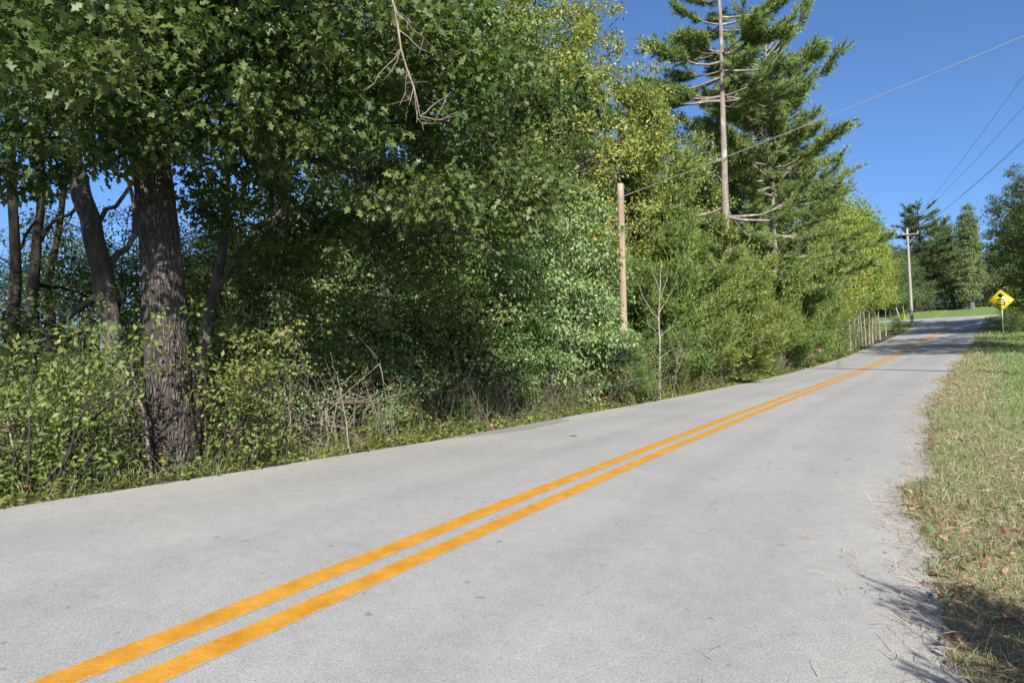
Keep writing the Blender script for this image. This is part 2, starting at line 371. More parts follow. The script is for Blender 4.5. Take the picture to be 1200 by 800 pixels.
M['cedar'] = leaf_mat("cedar_spray", [(0, (0.068, 0.118, 0.028)), (.6, (0.126, 0.202, 0.048)), (1, (0.204, 0.274, 0.071))], .28, .6, patch=(.35, (.16, .2, .045)))
M['cedar_yellow'] = leaf_mat("cedar_spray_yellow", [(0, (0.087, 0.134, 0.030)), (.6, (0.160, 0.218, 0.052)), (1, (0.233, 0.280, 0.076))], .28, .6)
M['blue_needle'] = leaf_mat("blue_needle", [(0, (0.049, 0.101, 0.052)), (.6, (0.097, 0.168, 0.085)), (1, (0.145, 0.224, 0.114))], .25, .5)
M['grass'] = leaf_mat("verge_grass", [(0, (.08, .145, .035)), (.5, (.13, .21, .062)), (.84, (.18, .25, .09)), (1, (.28, .28, .15))], .3, .6, patch=(1.6, (.26, .25, .13)))
M['straw'] = leaf_mat("straw", [(0, (.18, .13, .07)), (.5, (.33, .27, .16)), (1, (.5, .43, .3))], .2, .6)
M['litter'] = leaf_mat("fallen_leaf", [(0, (.09, .05, .028)), (.5, (.19, .105, .055)), (.85, (.31, .18, .095)), (1, (.38, .27, .17))], .15, .6)
M['edge_green'] = leaf_mat("edge_cover", [(0, (.06, .1, .018)), (.6, (.13, .18, .03)), (.93, (.21, .22, .05)), (.97, (.3, .09, .07)), (1, (.35, .16, .1))], .35)

# ------------------------------------------------------------------ ground, road and markings
def spaced(parts): return np.unique(np.round(np.concatenate(parts), 4))
gs = spaced([[-200, -150, -110, -80, -60, -45, -34, -26, -20, -15, -11, -8, -6, -4.5, -3, -2], np.arange(-1, 14, .14), np.arange(14, 36, .3), np.arange(36, 80, .55), np.arange(80, 116, 2), [120, 130, 145, 165, 190, 230, 280, 340, 400]])
dL = np.concatenate([np.arange(0, .6, .06), np.arange(.6, 3, .24), np.arange(3, 14, 1.0), [16, 19, 23, 28, 35, 45, 60, 80, 110, 150, 200, 260]])
dR = np.concatenate([np.arange(-.44, .62, .05), np.arange(.62, 5, .18), np.arange(5, 14, .8), [16, 19, 23, 28, 35, 45, 60, 80, 110, 150, 200, 250]])
cg = course(gs)
TT = np.concatenate([cg[:, 3:4]+dL[None, ::-1], np.stack([cg[:, 3]*.98-.11, cg[:, 3]*.3, -cg[:, 5]*.3], 1), -cg[:, 5:6]-dR[None]], 1)
SS = np.broadcast_to(gs[:, None], TT.shape)
gx, gy = road_xy(SS, TT); gzz = ground_st(SS, TT)
nr, nc = TT.shape
i = np.arange(nr-1)[:, None]*nc; j = np.arange(nc-1)[None]
quads = np.stack([i+j, i+nc+j, i+nc+j+1, i+j+1], -1).reshape(-1, 4)
grass_a = np.where(TT < 0, 1.0, sm(74, 78, SS)); grass_a = np.maximum(grass_a, sm(55, 62, SS)*.8)
dry_a = np.where(TT < 0, 1-sm(.1, 1.3, -TT-cg[:, 5:6])*.95, .2)*(1-.6*sm(25, 45, SS))*(1-sm(60, 68, SS))
g_me = mesh("ground", np.stack([gx, gy, gzz], -1), quads, M['ground'], True, {'grass': grass_a.ravel(), 'dry': dry_a.ravel()})
structure(obj("ground", g_me))

rs = spaced([[-60, -40, -25, -15, -10, -6, -4], np.arange(-3, 30, .25), np.arange(30, 70.3, .5)])
def strip(rs, tf, lift, mat, name, attrs=lambda s, u, t: {}, drop=None):
    """tf(s) -> lateral positions (rows x cols)"""
    T = tf(rs); S = np.broadcast_to(rs[:, None], T.shape)
    x, y = road_xy(S, T); zz = road_z(S, T)+lift
    if drop is not None: zz = zz-drop(S, T)
    r, c = T.shape; i = np.arange(r-1)[:, None]*c; j = np.arange(c-1)[None]
    q = np.stack([i+j, i+c+j, i+c+j+1, i+j+1], -1).reshape(-1, 4)
    return mesh(name, np.stack([x, y, zz], -1), q, mat, True, attrs(S, None, T))
def road_t(s):
    c = course(s); u = np.linspace(0, 1, 7)
    ledge = c[:, 3]+noise2(s, s*0, 1.3, 4)*.045-.01
    left = ledge[:, None]*np.concatenate([[1.0, .995], 1-u[1:-1]])[None]
    return np.concatenate([left, np.zeros((len(s), 1)), -(c[:, 5:6]+.42)*u[None, 1:]], 1)
def road_attr(S, u, T):
    c = course(S); return {'lane': (np.abs(T)/np.where(T > 0, c[..., 3], c[..., 5])).ravel(), 'along': S.ravel(), 'across': T.ravel()}
road = structure(obj("road", strip(rs, road_t, 0.0, M['asphalt'], "road", road_attr, lambda S, T: .05*(T > course(S)[..., 3]*.998-.05)*0)))
def line(a, b, seed):
    def tf(s):
        w = noise2(s, s*0+seed, 6., 3)*.006
        return np.stack([a+w, a*.8+b*.2+w, (a+b)/2+w, a*.2+b*.8+w*.5, b+w*.3], 1)
    fr = np.array([.56, .27, .06, .27, .56])
    return strip(spaced([[-60, -30, -10], np.arange(-4, 28, .2), np.arange(28, 66.6, .5)]), tf, .002, M['paint'], "painted_line", lambda S, u, T: {'edge': np.broadcast_to(fr, T.shape).ravel()})
for a, b, sd in ((.2, .045, 2), (-.05, -.2, 7)):
    o = obj("painted_line", line(a, b, sd), road); o['label'] = 'yellow painted centre line worn at its edges'
def patch_t(s):
    c = course(s)[:, 3]; w = .36*np.clip(np.minimum((s-8.6)/1.2, (11.6-s)/.25), 0, 1)**.7+.004+.02*noise2(s, s*0, 9, 2)*(s > 8.8)*(s < 11.5)
    return np.stack([c-.03, c-.03-w*.5, c-.03-w], 1)
o = obj("asphalt_patch", strip(np.arange(8.6, 11.65, .08), patch_t, .004, M['patch'], "asphalt_patch"), road); o['label'] = 'darker patch of asphalt along the road edge'
# the road that crosses at the top of the rise
cs = np.linspace(69.6, 75.0, 8); ct = np.concatenate([np.linspace(60, 8, 14), np.linspace(7, -7, 15), np.linspace(-8, -50, 12)])
Sx, Tx = np.meshgrid(cs, ct, indexing='ij')
flare = 1-sm(2.2, 6.5, np.abs(Tx)); Sx = np.where(Sx < 69.7, Sx-0*flare, Sx)
xx, yy = road_xy(Sx, Tx); zz = course(Sx)[..., 2]+.006
r, c = Sx.shape; i = np.arange(r-1)[:, None]*c; j = np.arange(c-1)[None]
structure(obj("side_road", mesh("side_road", np.stack([xx, yy, zz], -1), np.stack([i+j, i+c+j, i+c+j+1, i+j+1], -1).reshape(-1, 4), M['asphalt'], True,
          {'lane': np.full(r*c, .5), 'along': Sx.ravel(), 'across': Tx.ravel()})))

# ------------------------------------------------------------------ leaves
OVAL = (np.array([(0, 0, 0), (.42, .27, .07), (1, 0, -.08), (.42, -.27, .07)]), np.array([(0, 2, 1), (0, 3, 2)]))
LOBED = (np.array([(0, 0, 0), (.26, .27, .05), (.4, .11, .02), (.6, .36, .07), (.7, .13, .02), (1, 0, -.1), (.7, -.13, .02), (.6, -.36, .07), (.4, -.11, .02), (.26, -.27, .05)]),
         np.array([(0, 2, 1), (0, 8, 2), (0, 9, 8), (2, 4, 3), (2, 6, 4), (2, 8, 6), (8, 7, 6), (4, 6, 5)]))
BLADE = (np.array([(0, .5, 0), (0, -.5, 0), (.55, .36, .1), (.55, -.36, .1), (1, 0, 0)]), np.array([(0, 1, 3), (0, 3, 2), (2, 3, 4)]))
NEEDLE = (np.array([(0, .5, 0), (0, -.5, 0), (1, 0, 0)]), np.array([(0, 1, 2)]))
def cloud(P, D, Nn, size, T, wide=1.0):
    """P leaf bases, D tip directions, Nn rough normals"""
    D = unit(D); Y = unit(np.cross(Nn, D)); Zn = np.cross(D, Y)
    tv, tf = T; size = np.broadcast_to(size, (len(P),))[:, None, None]; wide = np.broadcast_to(wide, (len(P),))[:, None, None]
    V = P[:, None] + size*(tv[None, :, 0:1]*D[:, None] + wide*tv[None, :, 1:2]*Y[:, None] + tv[None, :, 2:3]*Zn[:, None])
    Fc = (np.arange(len(P))[:, None, None]*len(tv) + tf).reshape(-1, 3)
    return V.reshape(-1, 3), Fc
def clump_leaves(rng, C, R, n, size, T, up=.75, flatten=.6, center=None, droop=.35):
    """n leaves round each clump centre; leaf tips point outwards and down a little"""
    C = np.repeat(C, n, 0); R = np.repeat(np.broadcast_to(R, (len(C)//n,)), n)
    d = unit(rng.normal(size=C.shape)); rr = rng.random(len(C))**.5
    off = d*(rr*R)[:, None]*np.array([1, 1, flatten])
    P = C+off
    tip = unit(off+rng.normal(size=C.shape)*R[:, None]*.5)+np.array([0, 0, -droop])
    nn = np.array([0, 0, up])+rng.normal(size=C.shape)*.55 + (0 if center is None else .75*unit(P-center))
    return cloud(P, tip, nn, size*rng.uniform(.65, 1.25, len(P)), T)

def bent(rng, a, b, k=6, sag=0.0, wob=.06):
    a, b = np.asarray(a, float), np.asarray(b, float); u = np.linspace(0, 1, k)[:, None]
    L = np.linalg.norm(b-a); P = a+(b-a)*u
    w = rng.normal(size=(k, 3))*L*wob; w[0] = 0; w[-1] *= .3
    P = P+np.cumsum(w, 0)*.5*np.sin(u*math.pi*.5)
    P[:, 2] += -sag*L*np.sin(u[:, 0]*math.pi)
    return P

def make_broadleaf(rng, trunk, tr, blobs, clump_r, leaves, size, T, limbs=9, sides=8, tw=.012, up=.5, droop=.35, limb_r=.35, name="broadleaf", rough=.04, rise=.45):
    """trunk: polyline, tr: radii; blobs: (centre, radii, clumps). Returns wood builder, (V, F) of the crown and the limb paths."""
    trunk = np.asarray(trunk, float); tr = np.asarray(tr, float)
    W = MB(); W.tube(trunk, tr, sides, rough=rough, rng=rng)
    C = []
    for c, r, n in blobs:
        d = unit(rng.normal(size=(n, 3))); q = rng.random(n)**.42
        C.append(np.asarray(c)+d*q[:, None]*np.asarray(r))
    C = np.concatenate(C)
    # limbs towards far apart clumps
    idx = [int(np.argmax(C[:, 2]))]; dist = np.linalg.norm(C-C[idx[0]], axis=1)
    for _ in range(limbs-1):
        k = int(np.argmax(dist)); idx.append(k); dist = np.minimum(dist, np.linalg.norm(C-C[k], axis=1))
    paths = []
    nodes = [trunk[len(trunk)//3:]]
    tz = trunk[:, 2]
    for k in idx:
        b = C[k]; hd = np.linalg.norm(b[:2]-np.array([np.interp(b[2], tz, trunk[:, 0]), np.interp(b[2], tz, trunk[:, 1])]))
        z0 = np.clip(b[2]-rise*hd, tz[-1]*.28, tz[-1]*.97)
        a = np.array([np.interp(z0, tz, trunk[:, 0]), np.interp(z0, tz, trunk[:, 1]), z0]); r0 = np.interp(z0, tz, tr)*limb_r+.012
        P = bent(rng, a, b, 8, -.05, .05); W.tube(P, np.linspace(r0, .012, 8), 5, cap=False); nodes.append(P); paths.append(P)
    Nd = np.concatenate(nodes)
    Nd = np.concatenate([np.stack([np.interp(np.linspace(0, len(n)-1, 24), np.arange(len(n)), n[:, c]) for c in range(3)], 1) for n in nodes])
    grow_twigs(W, Nd, C, tw, tw*.5)
    cen = np.mean([b[0] for b in blobs], 0)
    V, Fc = clump_leaves(rng, C, clump_r*rng.uniform(.7, 1.3, len(C)), leaves, size, T, up, .62, cen, droop)
    return W, (V, Fc), paths

def grow_twigs(W, Nd, C, r0, r1, maxlen=2.2):
    """link every clump to the nearest wood or to a clump linked before it, so twigs branch instead of fanning out"""
    best = np.full(len(C), 1e9); src = np.zeros((len(C), 3))
    for a in range(0, len(C), 400):
        d = ((C[a:a+400, None]-Nd[None])**2).sum(2); k = d.argmin(1); best[a:a+400] = d[np.arange(len(k)), k]; src[a:a+400] = Nd[k]
    todo = np.ones(len(C), bool); A = []; Bq = []
    bb = best.copy()
    for _ in range(len(C)):
        i = int(np.argmin(bb)); A.append(src[i].copy()); Bq.append(C[i]); todo[i] = False; bb[i] = 1e18
        d = ((C-C[i])**2).sum(1); up = todo & (d < bb); bb[up] = d[up]; src[up] = C[i]
    A, Bq = np.array(A), np.array(Bq); L = np.linalg.norm(A-Bq, axis=1); ok = (L > .02) & (L < maxlen)
    rr = np.random.default_rng(3); A, Bq, L = A[ok], Bq[ok], L[ok]
    mid = (A+Bq)/2+rr.normal(size=A.shape)*(L*.1)[:, None]
    W.prisms(A, mid, r0, (r0+r1)/2); W.prisms(mid, Bq, (r0+r1)/2, r1)

class Proto:
    """parts of a kind of plant: list of (part name, mesh)"""
    def __init__(s, parts): s.parts = parts
def put(proto, name, label, cat, loc, rotz=0, scale=1.0, group=None, mats=None, tilt=None):
    t = thing(name, label, cat, loc, rotz, group, scale)
    if tilt: t.rotation_euler = (tilt[0], tilt[1], rotz)
    for pn, me in proto.parts:
        o = obj(pn, me, t)
        if mats and pn in mats:
            o.material_slots[0].link = 'OBJECT'; o.material_slots[0].material = mats[pn]
    return t
def bl_proto(seed, h, tr0, blobs, clump_r, leaves, size, leafmat, bark, T=OVAL, lean=(0, 0), **k):
    rng = np.random.default_rng(seed)
    tz = np.linspace(0, h*.93, 9); u = tz/(h*.93)
    trunk = np.stack([lean[0]*u+np.cumsum(rng.normal(size=9))*.05*u, lean[1]*u+np.cumsum(rng.normal(size=9))*.05*u, tz], 1)
    trunk[0, 2] = -.15
    tr = tr0*(1-.86*u**.8); tr[0] *= 1.3; tr[1] *= 1.02
    W, (V, Fc), _ = make_broadleaf(rng, trunk, tr, blobs, clump_r, leaves, size, T, **k)
    return Proto([("trunk", W.build("trunk", bark, True)), ("crown", mesh("crown", V, Fc, leafmat))])

def make_pine(seed, h, r0, first, reach, n_whorl, tufts, nlen, mat, bark, droop=.0, top_full=1.0, nn=13, shape=None, prune=0.0, open_side=None):
    """trunk with whorls of boughs; every branchlet ends in a tuft of needles"""
    rng = np.random.default_rng(seed); W = MB()
    tz = np.linspace(0, h, 12); u = tz/h
    trunk = np.stack([np.cumsum(rng.normal(size=12))*.035, np.cumsum(rng.normal(size=12))*.035, tz], 1); trunk[0] = (0, 0, -.15)
    W.tube(trunk, r0*(1-.9*u)+.012, 9, rough=.03, rng=rng)
    TP, TD, NA, NB = [], [], [], []
    zs = np.sort(first+(h*.985-first)*rng.random(n_whorl)**.92)
    for z0 in zs:
        q = (z0-first)/(h-first)
        for _ in range(rng.integers(2, 6)):
            if rng.random() < prune*(1-q): continue
            L = reach*(shape(q) if shape else (.35+.65*(1-q)**.8))*rng.uniform(.5, 1.15)
            az = rng.uniform(0, 6.283)
            if open_side is not None and math.cos(az-open_side) > .5 and rng.random() < .74: continue
            el = np.interp(q, [0, .5, 1], [-.1, .08, .75])+rng.normal()*.12-droop
            a = np.array([np.interp(z0, tz, trunk[:, 0]), np.interp(z0, tz, trunk[:, 1]), z0])
            d = np.array([math.cos(az)*math.cos(el), math.sin(az)*math.cos(el), math.sin(el)])
            P = bent(rng, a, a+d*L, 7, .05, .05); P[:, 2] += .09*L*np.linspace(0, 1, 7)**2
            W.tube(P, np.linspace(.012+.016*L, .008, 7), 4, cap=False)
            m = max(3, int(tufts*L))
            f = rng.uniform(.32, 1.0, m)**.8; B = np.stack([np.interp(f, np.linspace(0, 1, 7), P[:, c]) for c in range(3)], 1)
            side = np.cross(d, [0, 0, 1]); sgn = rng.choice([-1, 1], m)
            bd = unit(d[None]*rng.uniform(.4, 1, (m, 1))+side[None]*sgn[:, None]*rng.uniform(.2, 1, (m, 1))+np.array([0, 0, 1])*rng.uniform(-.05, .55, (m, 1)))
            bl = rng.uniform(.2, .8, m)*(.5+.5*min(1, L/2))
            E = B+bd*bl[:, None]; NA.append(B); NB.append(E)
            for fr in (1.0, .6):
                TP.append(B+bd*(bl*fr)[:, None]); TD.append(bd)
    NA, NB = np.concatenate(NA), np.concatenate(NB); W.prisms(NA, NB, .008, .004)
    TP, TD = np.concatenate(TP), np.concatenate(TD)
    P = np.repeat(TP, nn, 0); D = unit(np.repeat(TD, nn, 0)*.75+rng.normal(size=P.shape)*.55+np.array([0, 0, .22]))
    P = P-np.repeat(TD, nn, 0)*rng.uniform(0, nlen*.8, (len(P), 1))
    V, Fc = cloud(P, D, rng.normal(size=P.shape), nlen*rng.uniform(.7, 1.2, len(P)), NEEDLE, .12)
    return Proto([("trunk", W.build("trunk", bark, True)), ("crown", mesh("crown", V, Fc, mat))])

def make_cedar(seed, h, rad, n, mat, bark, spray=.13, low=.02, power=.9, lumps=.34):
    """dense feathery evergreen: ascending branches carrying flat sprays"""
    rng = np.random.default_rng(seed); W = MB()
    tz = np.linspace(-.1, h*.96, 9); trunk = np.stack([np.cumsum(rng.normal(size=9))*.025, np.cumsum(rng.normal(size=9))*.025, tz], 1)
    W.tube(trunk, .028*h*(1-np.linspace(0, .93, 9))*.55+.008, 7)
    nb = int(15*h); z0 = h*(low+(.9-low)*rng.random(nb)**1.15); az = rng.uniform(0, 6.283, nb)
    ph = rng.uniform(0, 6.28, 4)
    lump = 1+lumps*np.sin(az*3+ph[0]+z0*2.1)+lumps*.7*np.sin(az*5+ph[1]-z0*3.3)
    L = rad*np.clip(1-z0/h, .04, 1)**power*lump*rng.uniform(.5, 1.2, nb)
    A = np.stack([np.interp(z0, tz, trunk[:, 0]), np.interp(z0, tz, trunk[:, 1]), z0], 1)
    el = rng.uniform(.35, 1.0, nb); d = np.stack([np.cos(az)*np.cos(el), np.sin(az)*np.cos(el), np.sin(el)], 1)
    E = A+d*(L/np.cos(el))[:, None]; W.prisms(A, E, .012, .004)
    w = L+.05; k = rng.choice(nb, n, p=w/w.sum()); f = rng.random(n)**.45
    B = A[k]+(E-A)[k]*f[:, None]; sd = unit(d[k]*.8+rng.normal(size=(n, 3))*.55+np.array([0, 0, .35]))
    B = B+rng.normal(size=B.shape)*(.05+.11*f[:, None]*L[k][:, None]*.5)
    m = 7
    P = np.repeat(B, m, 0); D0 = np.repeat(sd, m, 0); q = np.tile(np.linspace(0, 1, m), n)
    P = P+D0*(q*spray*1.5)[:, None]
    D = unit(D0*.9+rng.normal(size=P.shape)*.42)
    V, Fc = cloud(P, D, rng.normal(size=P.shape), spray*rng.uniform(.5, 1.0, len(P))*(1.1-.4*q), NEEDLE, .3)
    return Proto([("trunk", W.build("trunk", bark, True)), ("crown", mesh("crown", V, Fc, mat))])

def make_shrub(seed, h, rad, stems, leaves, size, mat, bark, T=OVAL, bare=.15, up=.6):
    rng = np.random.default_rng(seed); W = MB(); C = []
    for _ in range(stems):
        az = rng.uniform(0, 6.283); L = h*rng.uniform(.55, 1.1); out = rad*rng.uniform(.15, 1)
        a = np.array([rng.normal()*rad*.25, rng.normal()*rad*.25, -.04]); b = a+np.array([math.cos(az)*out, math.sin(az)*out, L])
        P = bent(rng, a, b, 6, -.04, .09); W.tube(P, np.linspace(.008+.004*h, .003, 6), 4, cap=False)
        f = rng.uniform(bare, 1.0, 9); B = np.stack([np.interp(f, np.linspace(0, 1, 6), P[:, c]) for c in range(3)], 1)
        E = B+unit(rng.normal(size=B.shape)+np.array([0, 0, .4]))*rng.uniform(.08, .32, (9, 1))*h**.5
        W.prisms(B, E, .004, .002); C.append(E)
    C = np.concatenate(C); C[:, 2] = np.maximum(C[:, 2], .04)
    V, Fc = clump_leaves(rng, C, .11*h**.5+.05, leaves, size, T, up, .8, None, .3)
    return Proto([("stem", W.build("stem", bark, True)), ("foliage", mesh("foliage", V, Fc, mat))])

# ------------------------------------------------------------------ kinds of trees
P_TALL = bl_proto(21, 15, .2, [((0, 0, 10.5), (3.4, 3.4, 4.2), 250), ((.4, -.8, 6.2), (3.3, 3.1, 2.0), 95)], .38, 66, .125, M['green_leaf'], M['grey_bark'], limbs=14)
P_TALL2 = bl_proto(22, 13, .17, [((.2, 0, 9), (2.8, 2.8, 3.9), 260), ((-.3, -.4, 5.0), (2.5, 2.5, 1.8), 95)], .38, 66, .12, M['yellow_leaf'], M['grey_bark'], limbs=13)
P_UNDER = bl_proto(23, 5.5, .055, [((0, 0, 3.8), (1.8, 1.8, 1.7), 74), ((.3, -.2, 2.0), (1.6, 1.6, .8), 26)], .34, 34, .11, M['green_leaf'], M['dark_bark'], limbs=10, tw=.007, rise=.25)
P_UNDER2 = bl_proto(24, 4.2, .045, [((0, 0, 2.7), (1.5, 1.5, 1.4), 64), ((-.2, .2, 1.2), (1.2, 1.2, .7), 22)], .3, 36, .1, M['pale_leaf'], M['dark_bark'], limbs=9, tw=.007, rise=.3)
P_SCREEN = bl_proto(30, 6, .05, [((0, 0, 3.9), (1.9, 1.9, 1.9), 105), ((0, 0, 1.6), (1.6, 1.6, 1.2), 60)], .34, 32, .085, M['oak_leaf'], M['dark_bark'], limbs=9, tw=.008)
P_VINE = bl_proto(25, 6.0, .08, [((0, 0, 3.9), (1.6, 1.5, 1.9), 170), ((.1, -.3, 1.7), (1.8, 1.5, 1.5), 130)], .33, 66, .1, M['pale_leaf'], M['dark_bark'], limbs=9, tw=.008, droop=.8)
P_SPARSE = bl_proto(26, 13, .13, [((0, 0, 9.5), (2.6, 2.6, 3.6), 190), ((0, .3, 5.2), (2.4, 2.4, 1.3), 46)], .36, 36, .11, M['oak_leaf'], M['dark_bark'], limbs=14)
P_YOUNG = bl_proto(27, 8.5, .05, [((0, 0, 5.9), (1.5, 1.5, 2.5), 170), ((0, 0, 3.6), (1.4, 1.4, .9), 46)], .36, 44, .13, M['grove_leaf'], M['pale_bark'], limbs=8, tw=.008)
P_FAR = bl_proto(28, 11, .18, [((0, 0, 6.6), (3.2, 3.2, 4.0), 260), ((0, -.3, 3.0), (2.9, 2.9, 1.8), 130)], .55, 56, .19, M['far_leaf'], M['dark_bark'], limbs=9)
P_POPLAR = bl_proto(29, 12, .2, [((0, 0, 8.6), (.95, .95, 3.4), 190), ((.8, .1, 6.9), (.6, .6, 2.9), 80), ((0, 0, 4), (1.5, 1.3, 2.6), 160), ((-.3, 0, 1.7), (1.2, 1.1, 1.0), 60)], .36, 50, .16, M['poplar_leaf'], M['grey_bark'], limbs=9, rise=1.4)
P_PINE = make_pine(31, 17.5, .175, 5.0, 3.7, 31, 24, .2, M['needle'], M['pine_bark'], nn=24, prune=.2, open_side=math.radians(-165))
P_PINE2 = make_pine(32, 14, .15, 3.0, 4.4, 36, 17, .23, M['needle'], M['pine_bark'], nn=18, shape=lambda q: (.42+.58*(1-q)**.6))
P_FARPINE = make_pine(33, 12.5, .2, 1.5, 3.2, 34, 9, .3, M['far_leaf'], M['dark_bark'], nn=12)
P_CEDAR = make_cedar(41, 6.0, 1.75, 14000, M['cedar'], M['dark_bark'])
P_CEDAR2 = make_cedar(42, 5.0, 1.7, 13000, M['cedar'], M['dark_bark'], power=.6)
P_CEDAR_T = make_cedar(43, 10.5, 1.9, 16000, M['cedar_yellow'], M['dark_bark'], spray=.17, power=.55, lumps=.35)
P_SAPPINE = make_pine(34, 1.9, .03, .25, .62, 14, 20, .11, M['blue_needle'], M['dark_bark'], nn=16)
P_SHRUB = [make_shrub(51, 1.3, .75, 11, 26, .056, M['shrub_leaf'], M['dark_bark']), make_shrub(52, .9, .65, 11, 24, .046, M['shrub_leaf'], M['dark_bark']),
           make_shrub(53, 1.7, .7, 9, 28, .062, M['green_leaf'], M['dark_bark']), make_shrub(54, 1.1, .6, 11, 11, .04, M['pale_leaf'], M['dead'], bare=.3),
           make_shrub(55, .7, .6, 11, 22, .045, M['shrub_leaf'], M['dark_bark'])]

# ------------------------------------------------------------------ the big oak by the road
def big_oak():
    rng = np.random.default_rng(77)
    base = np.array(spot(198, 6.75, 555))
    t = thing("oak_tree", "thick straight oak trunk at the asphalt edge under a wide lobed-leaf crown", "tree", base)
    pts = [at(198, 560, 6.8), at(199, 500, 6.8), at(196, 420, 6.82), at(191, 330, 6.85), at(184, 250, 6.9), at(176, 180, 6.95), at(168, 90, 7.0), at(160, 0, 7.05), at(150, -120, 7.1), at(150, -300, 7.2), at(160, -520, 7.3)]
    trunk = np.array(pts)-base; trunk[0, 2] = -.15
    tr = np.array([.34, .232, .207, .195, .185, .18, .165, .15, .12, .09, .03])
    W = MB()
    tt = np.linspace(0, 10, 90)
    tk = np.stack([np.interp(tt, np.arange(11), trunk[:, c]) for c in range(3)], 1)
    W.tube(tk, np.interp(tt, np.arange(11), tr), 44, rough=.034, rng=rng)
    obj("trunk", W.build("trunk", M['oak_bark'], True), t)
    # limbs as seen against the leaves, then the rest of the crown
    def A(px, py, Z): return at(px, py, Z)-base
    limbs = [([A(182, 200, 6.95), A(262, 150, 6.6), A(330, 170, 6.6), A(405, 205, 6.7), A(470, 240, 6.9), A(520, 262, 7.1), A(590, 300, 7.5)], .042),
             ([A(178, 190, 7.0), A(120, 120, 7.2), A(40, 70, 7.0), A(-80, 40, 6.6)], .09),
             ([A(172, 130, 7.0), A(230, 40, 6.3), A(330, -20, 5.6), A(450, -60, 5.2)], .085),
             ([A(170, 110, 7.0), A(120, 40, 6.0), A(60, -20, 4.8), A(20, -60, 4.0)], .08),
             ([A(166, 70, 7.0), A(240, 10, 7.8), A(360, -60, 8.6), A(520, -120, 9.4)], .085),
             ([A(160, 10, 7.0), A(200, -90, 6.0), A(260, -220, 5.0)], .07),
             ([A(156, -60, 7.1), A(90, -160, 8.0), A(0, -240, 9.0)], .07),
             ([A(152, -140, 7.1), A(300, -240, 7.4), A(480, -260, 7.8)], .06)]
    nodes = [tk[10:]]
    for P, r in limbs:
        P = np.array(P); u = np.linspace(0, len(P)-1, 16)
        Q = np.stack([np.interp(u, np.arange(len(P)), P[:, c]) for c in range(3)], 1)+rng.normal(size=(16, 3))*.035
        Q[0] = P[0]
        B = MB(); B.tube(Q, np.linspace(r, .014, 16), 8, cap=False, rough=.05, rng=rng)
        obj("limb", B.build("limb", M['oak_bark'], True), t); nodes.append(Q)
    Nd = np.concatenate(nodes)
    # clumps of leaves: (pixel, pixel, depth) centres with metre radii
    blobs = [(60, 90, 6.6, (2.0, 1.1, .85), 85), (-60, 130, 6.5, (1.2, 1.2, 1.0), 35), (210, 80, 6.0, (1.3, .9, .75), 60), (330, 40, 6.2, (1.3, 1.1, .7), 60), (120, 150, 5.9, (1.1, .6, .32), 26),
             (440, 60, 6.6, (1.0, 1.0, .8), 55), (520, 90, 7.4, (.9, .9, .9), 55), (590, 230, 7.9, (.75, .6, .75), 42), (470, 190, 8.2, (.8, .8, .55), 24), (370, 165, 6.5, (.7, .4, .3), 22), (300, 205, 7.8, (.8, .6, .4), 22), (390, 260, 8.4, (.9, .6, .5), 26), (250, 235, 8.6, (.5, .5, .4), 12), (330, 300, 9.0, (.9, .6, .35), 16), (40, 215, 7.6, (1.0, .5, .25), 12), (470, 300, 9.4, (.8, .6, .5), 18), (500, 235, 6.9, (.6, .4, .3), 18), (60, 20, 4.6, (.9, .8, .5), 26),
             (100, -130, 7.6, (2.8, 1.8, 1.5), 95), (420, -110, 8.2, (2.0, 1.8, 1.3), 80), (250, -260, 8.6, (3.0, 2.4, 1.8), 90), (250, -60, 5.4, (1.4, .7, .5), 24), (-150, 0, 6.0, (1.3, 1.3, 1.2), 36), (640, 120, 9.0, (.8, .8, .9), 34)]
    C = []
    for px, py, Z, r, n in blobs:
        d = unit(rng.normal(size=(n, 3))); C.append(A(px, py, Z)+d*(rng.random(n)**.45)[:, None]*np.array(r))
    C = np.concatenate(C)
    Tw = MB()
    grow_twigs(Tw, Nd, C, .011, .005, 1.6)
    obj("twig_mass", Tw.build("twig_mass", M['oak_bark'], True), t)
    V, Fc = clump_leaves(rng, C, .3*rng.uniform(.7, 1.4, len(C)), 54, .098, LOBED, .75, .6, None, .45)
    obj("crown", mesh("crown", V, Fc, M['oak_leaf']), t)
    return t
big_oak()

# other trunks in the wood to the left, each traced from its own foot
def trunk_tree(label, pts, radii, blobs, leafmat, bark, name="broadleaf_tree", leaves=40, size=.11, clump=.36, limbs=8, T=OVAL, forks=()):
    rng = np.random.default_rng(abs(hash(label)) % 1000 if False else len(label)*7+int(pts[0][0]))
    p0 = at(*pts[0]); base = np.array([p0[0], p0[1], gz(p0[0], p0[1])])
    t = thing(name, label, "tree", base)
    P = np.array([at(*p) for p in pts])-base; P[0] = (0, 0, -.15)
    u = np.linspace(0, len(P)-1, 18)
    Q = np.stack([np.interp(u, np.arange(len(P)), P[:, c]) for c in range(3)], 1)+rng.normal(size=(18, 3))*.012
    bl = [(at(px, py, Z)-base, r, n) for px, py, Z, r, n in blobs]
    W, (V, Fc), _ = make_broadleaf(rng, Q, np.interp(u, np.arange(len(P)), radii), bl, clump, leaves, size, T, limbs=limbs, sides=12)
    for fp, r in forks:
        FP = np.array([at(*p) for p in fp])-base; uu = np.linspace(0, len(FP)-1, 10)
        W.tube(np.stack([np.interp(uu, np.arange(len(FP)), FP[:, c]) for c in range(3)], 1)+rng.normal(size=(10, 3))*.015, np.linspace(r, r*.35, 10), 7, cap=False)
    obj("trunk", W.build("trunk", bark, True), t); obj("crown", mesh("crown", V, Fc, leafmat), t)
    return t
